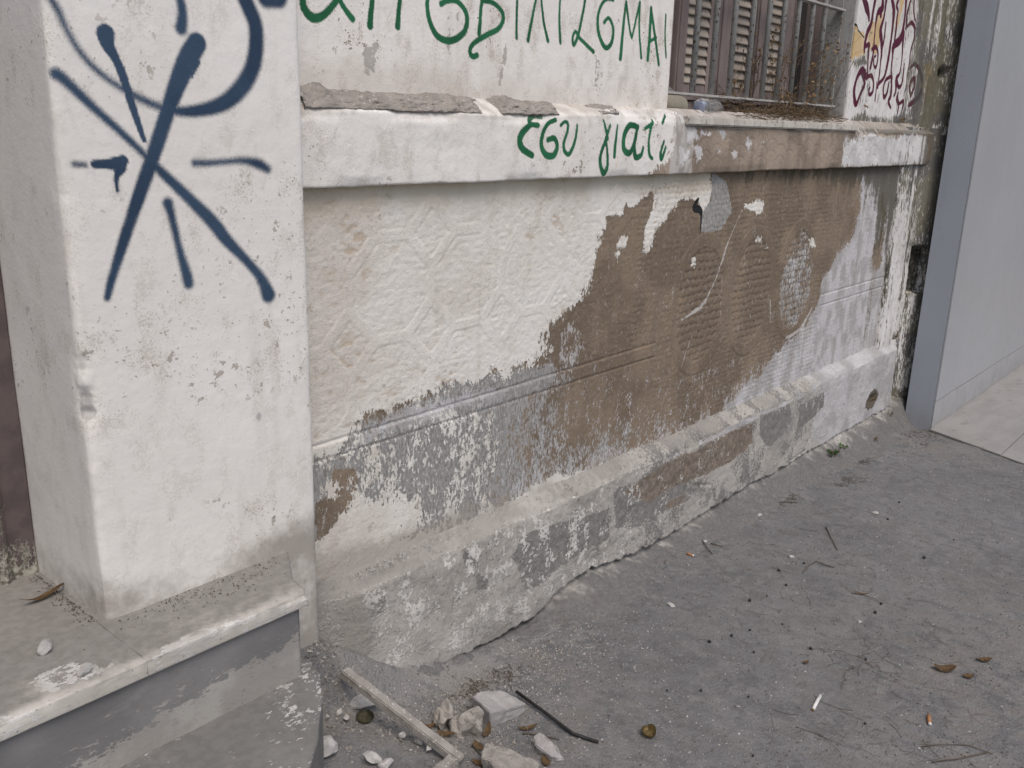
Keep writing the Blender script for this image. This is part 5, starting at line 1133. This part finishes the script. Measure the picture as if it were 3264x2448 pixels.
for i, (x, y, H, n, lean, lab) in enumerate([(2.50, 1.325, .15, 4, (-.1, 0), 'short dead weed behind the left window bars'), (2.62, 1.33, .20, 5, (.05, 0), 'dead weed tangled behind the middle window bars'), (2.78, 1.325, .27, 6, (.1, 0), 'tall dead weed behind the right window bars'), (2.92, 1.325, .30, 7, (.2, -.05), 'tallest bushy dead weed at the dark window gap'), (3.04, 1.31, .24, 6, (.25, -.2), 'dead weed poking out past the right end of the grille'), (2.72, 1.255, .10, 5, (.1, -.1), 'low dead weed in front of the grille rail')]):
    plant('dead_weed', (x, y, 1.136), H, n+3, .10, 600+i, lab, 110, lean, ls=.010, cat='plant', group='dead weeds in the window')
p = on(*ZA(1560, 615), 1, 1.165); gw = plant('wall_weed', (p[0], 1.165, float(gz(p[0], 1.165))+.012), .05, 5, .03, 700, 'small green leaved weed at the foot of the plinth', 22, (0, -.15), 'dryplant', 'green', .020)
for zf, a, b, y, H, sd, lab in [(ZA, 1790, 600, None, .03, 701, 'dry grey tuft on the ground below the plinth end'), (ZD, 515, 790, 1.20, .035, 702, 'dry brown rootlet tuft in the corner above the plinth end'), (ZA, 1790, 345, 1.195, .022, 703, 'brown rootlet tuft in the hole of the plinth face'), (ZA, 1885, 440, 1.19, .03, 704, 'dark dry tuft in the broken plinth corner'), (ZP, 900, 1290, 1.235, .018, 705, 'mossy dry tuft on the ledge below the purple graffiti')]:
    q = gpx(zf, a, b) if y is None else Vector(on(*zf(a, b), 1, y))
    plant('dry_tuft', q, H, 14, .03, sd, lab, 24, (0, -.5), ls=.006, cat='plant', group='dry tufts along the wall', r0=.0008)
# ------------------------------------------------------------------ things lying on the sill
def lathe(name, prof, mat, parent=None, n=28, crumple=0, seed=1):
    bm = bmesh.new(); R = []
    for r, h in prof: R.append([bm.verts.new((h, r*math.cos(k*2*math.pi/n), r*math.sin(k*2*math.pi/n))) for k in range(n)])
    for a, b in zip(R[:-1], R[1:]):
        for k in range(n): bm.faces.new((a[k], a[(k+1) % n], b[(k+1) % n], b[k]))
    bm.faces.new(R[0]); bm.faces.new(R[-1][::-1]); bmesh.ops.recalc_face_normals(bm, faces=bm.faces[:])
    if crumple: rough_verts(bm, crumple, 45, seed, crumple*.5, 120)
    return link(name, bm_mesh(bm, name), mat, parent, smooth=True)
q = on(*Z5b(440, 1135), 1, 1.262)
bt = empty('plastic_bottle', (q[0], 1.262, 1.1345), 'crumpled clear plastic bottle lying on the window sill under the grille', 'bottle')
b0 = lathe('bottle_body', [(.013, 0), (.021, .003), (.0235, .012), (.021, .02), (.0235, .03), (.0195, .05), (.023, .07), (.0205, .085), (.0235, .10), (.018, .12), (.009, .135), (.0085, .148)], MAT['clear'], bt, 28, .003, 4)
b0.location = Vector((q[0], 1.262, 1.1585)); b0.rotation_euler.z = .12
cpp = lathe('bottle_base_ring', [(.0135, -.002), (.0165, -.0005), (.0165, .0015), (.013, .002)], mat_simple('bluish_plastic_ring', (.20, .23, .33), (.26, .29, .38), 60, .35, 0, spec=.5), bt); cpp.location = Vector((q[0]-.001, 1.262, 1.1585)); cpp.rotation_euler.z = .12
ct = lathe('container', [(.004, 0), (.020, .001), (.0245, .006), (.025, .02), (.025, .085), (.0235, .094), (.018, .102), (.006, .106)], MAT['olive'], None, 32, .0008, 2)
ct.location = (2.034, 1.285, 1.1600); ct.rotation_euler.z = -.05; tag(ct, 'dusty olive beige plastic container lying at the left end of the sill', 'container')
# grit bedded round the rubble and at the foot of the pilaster
F = []
for a, b, s, n in [(1150, 900, .05, 420), (1350, 760, .05, 300), (1450, 1020, .06, 300), (700, 800, .05, 260), (420, 900, .06, 300), (300, 400, .03, 260), (200, 300, .025, 240), (1250, 600, .04, 260), (1050, 690, .03, 200), (1700, 420, .05, 220), (1900, 300, .05, 160)]:
    c = gpx(ZB, a, b)
    for _ in range(n):
        x, y = rn.gauss(c.x, s), rn.gauss(c.y, s*.8)
        if y < 1.19 and x > .80: F.append(crumb(gp(x, y, .0006), rn.choice([.0014, .002, .0028, .004, .0055])))
o = scatter_mesh('rubble_grit', F, MAT['stone']); tag(o, 'sandy grit heaped round the rubble below the doorstep', 'grit', kind='stuff')
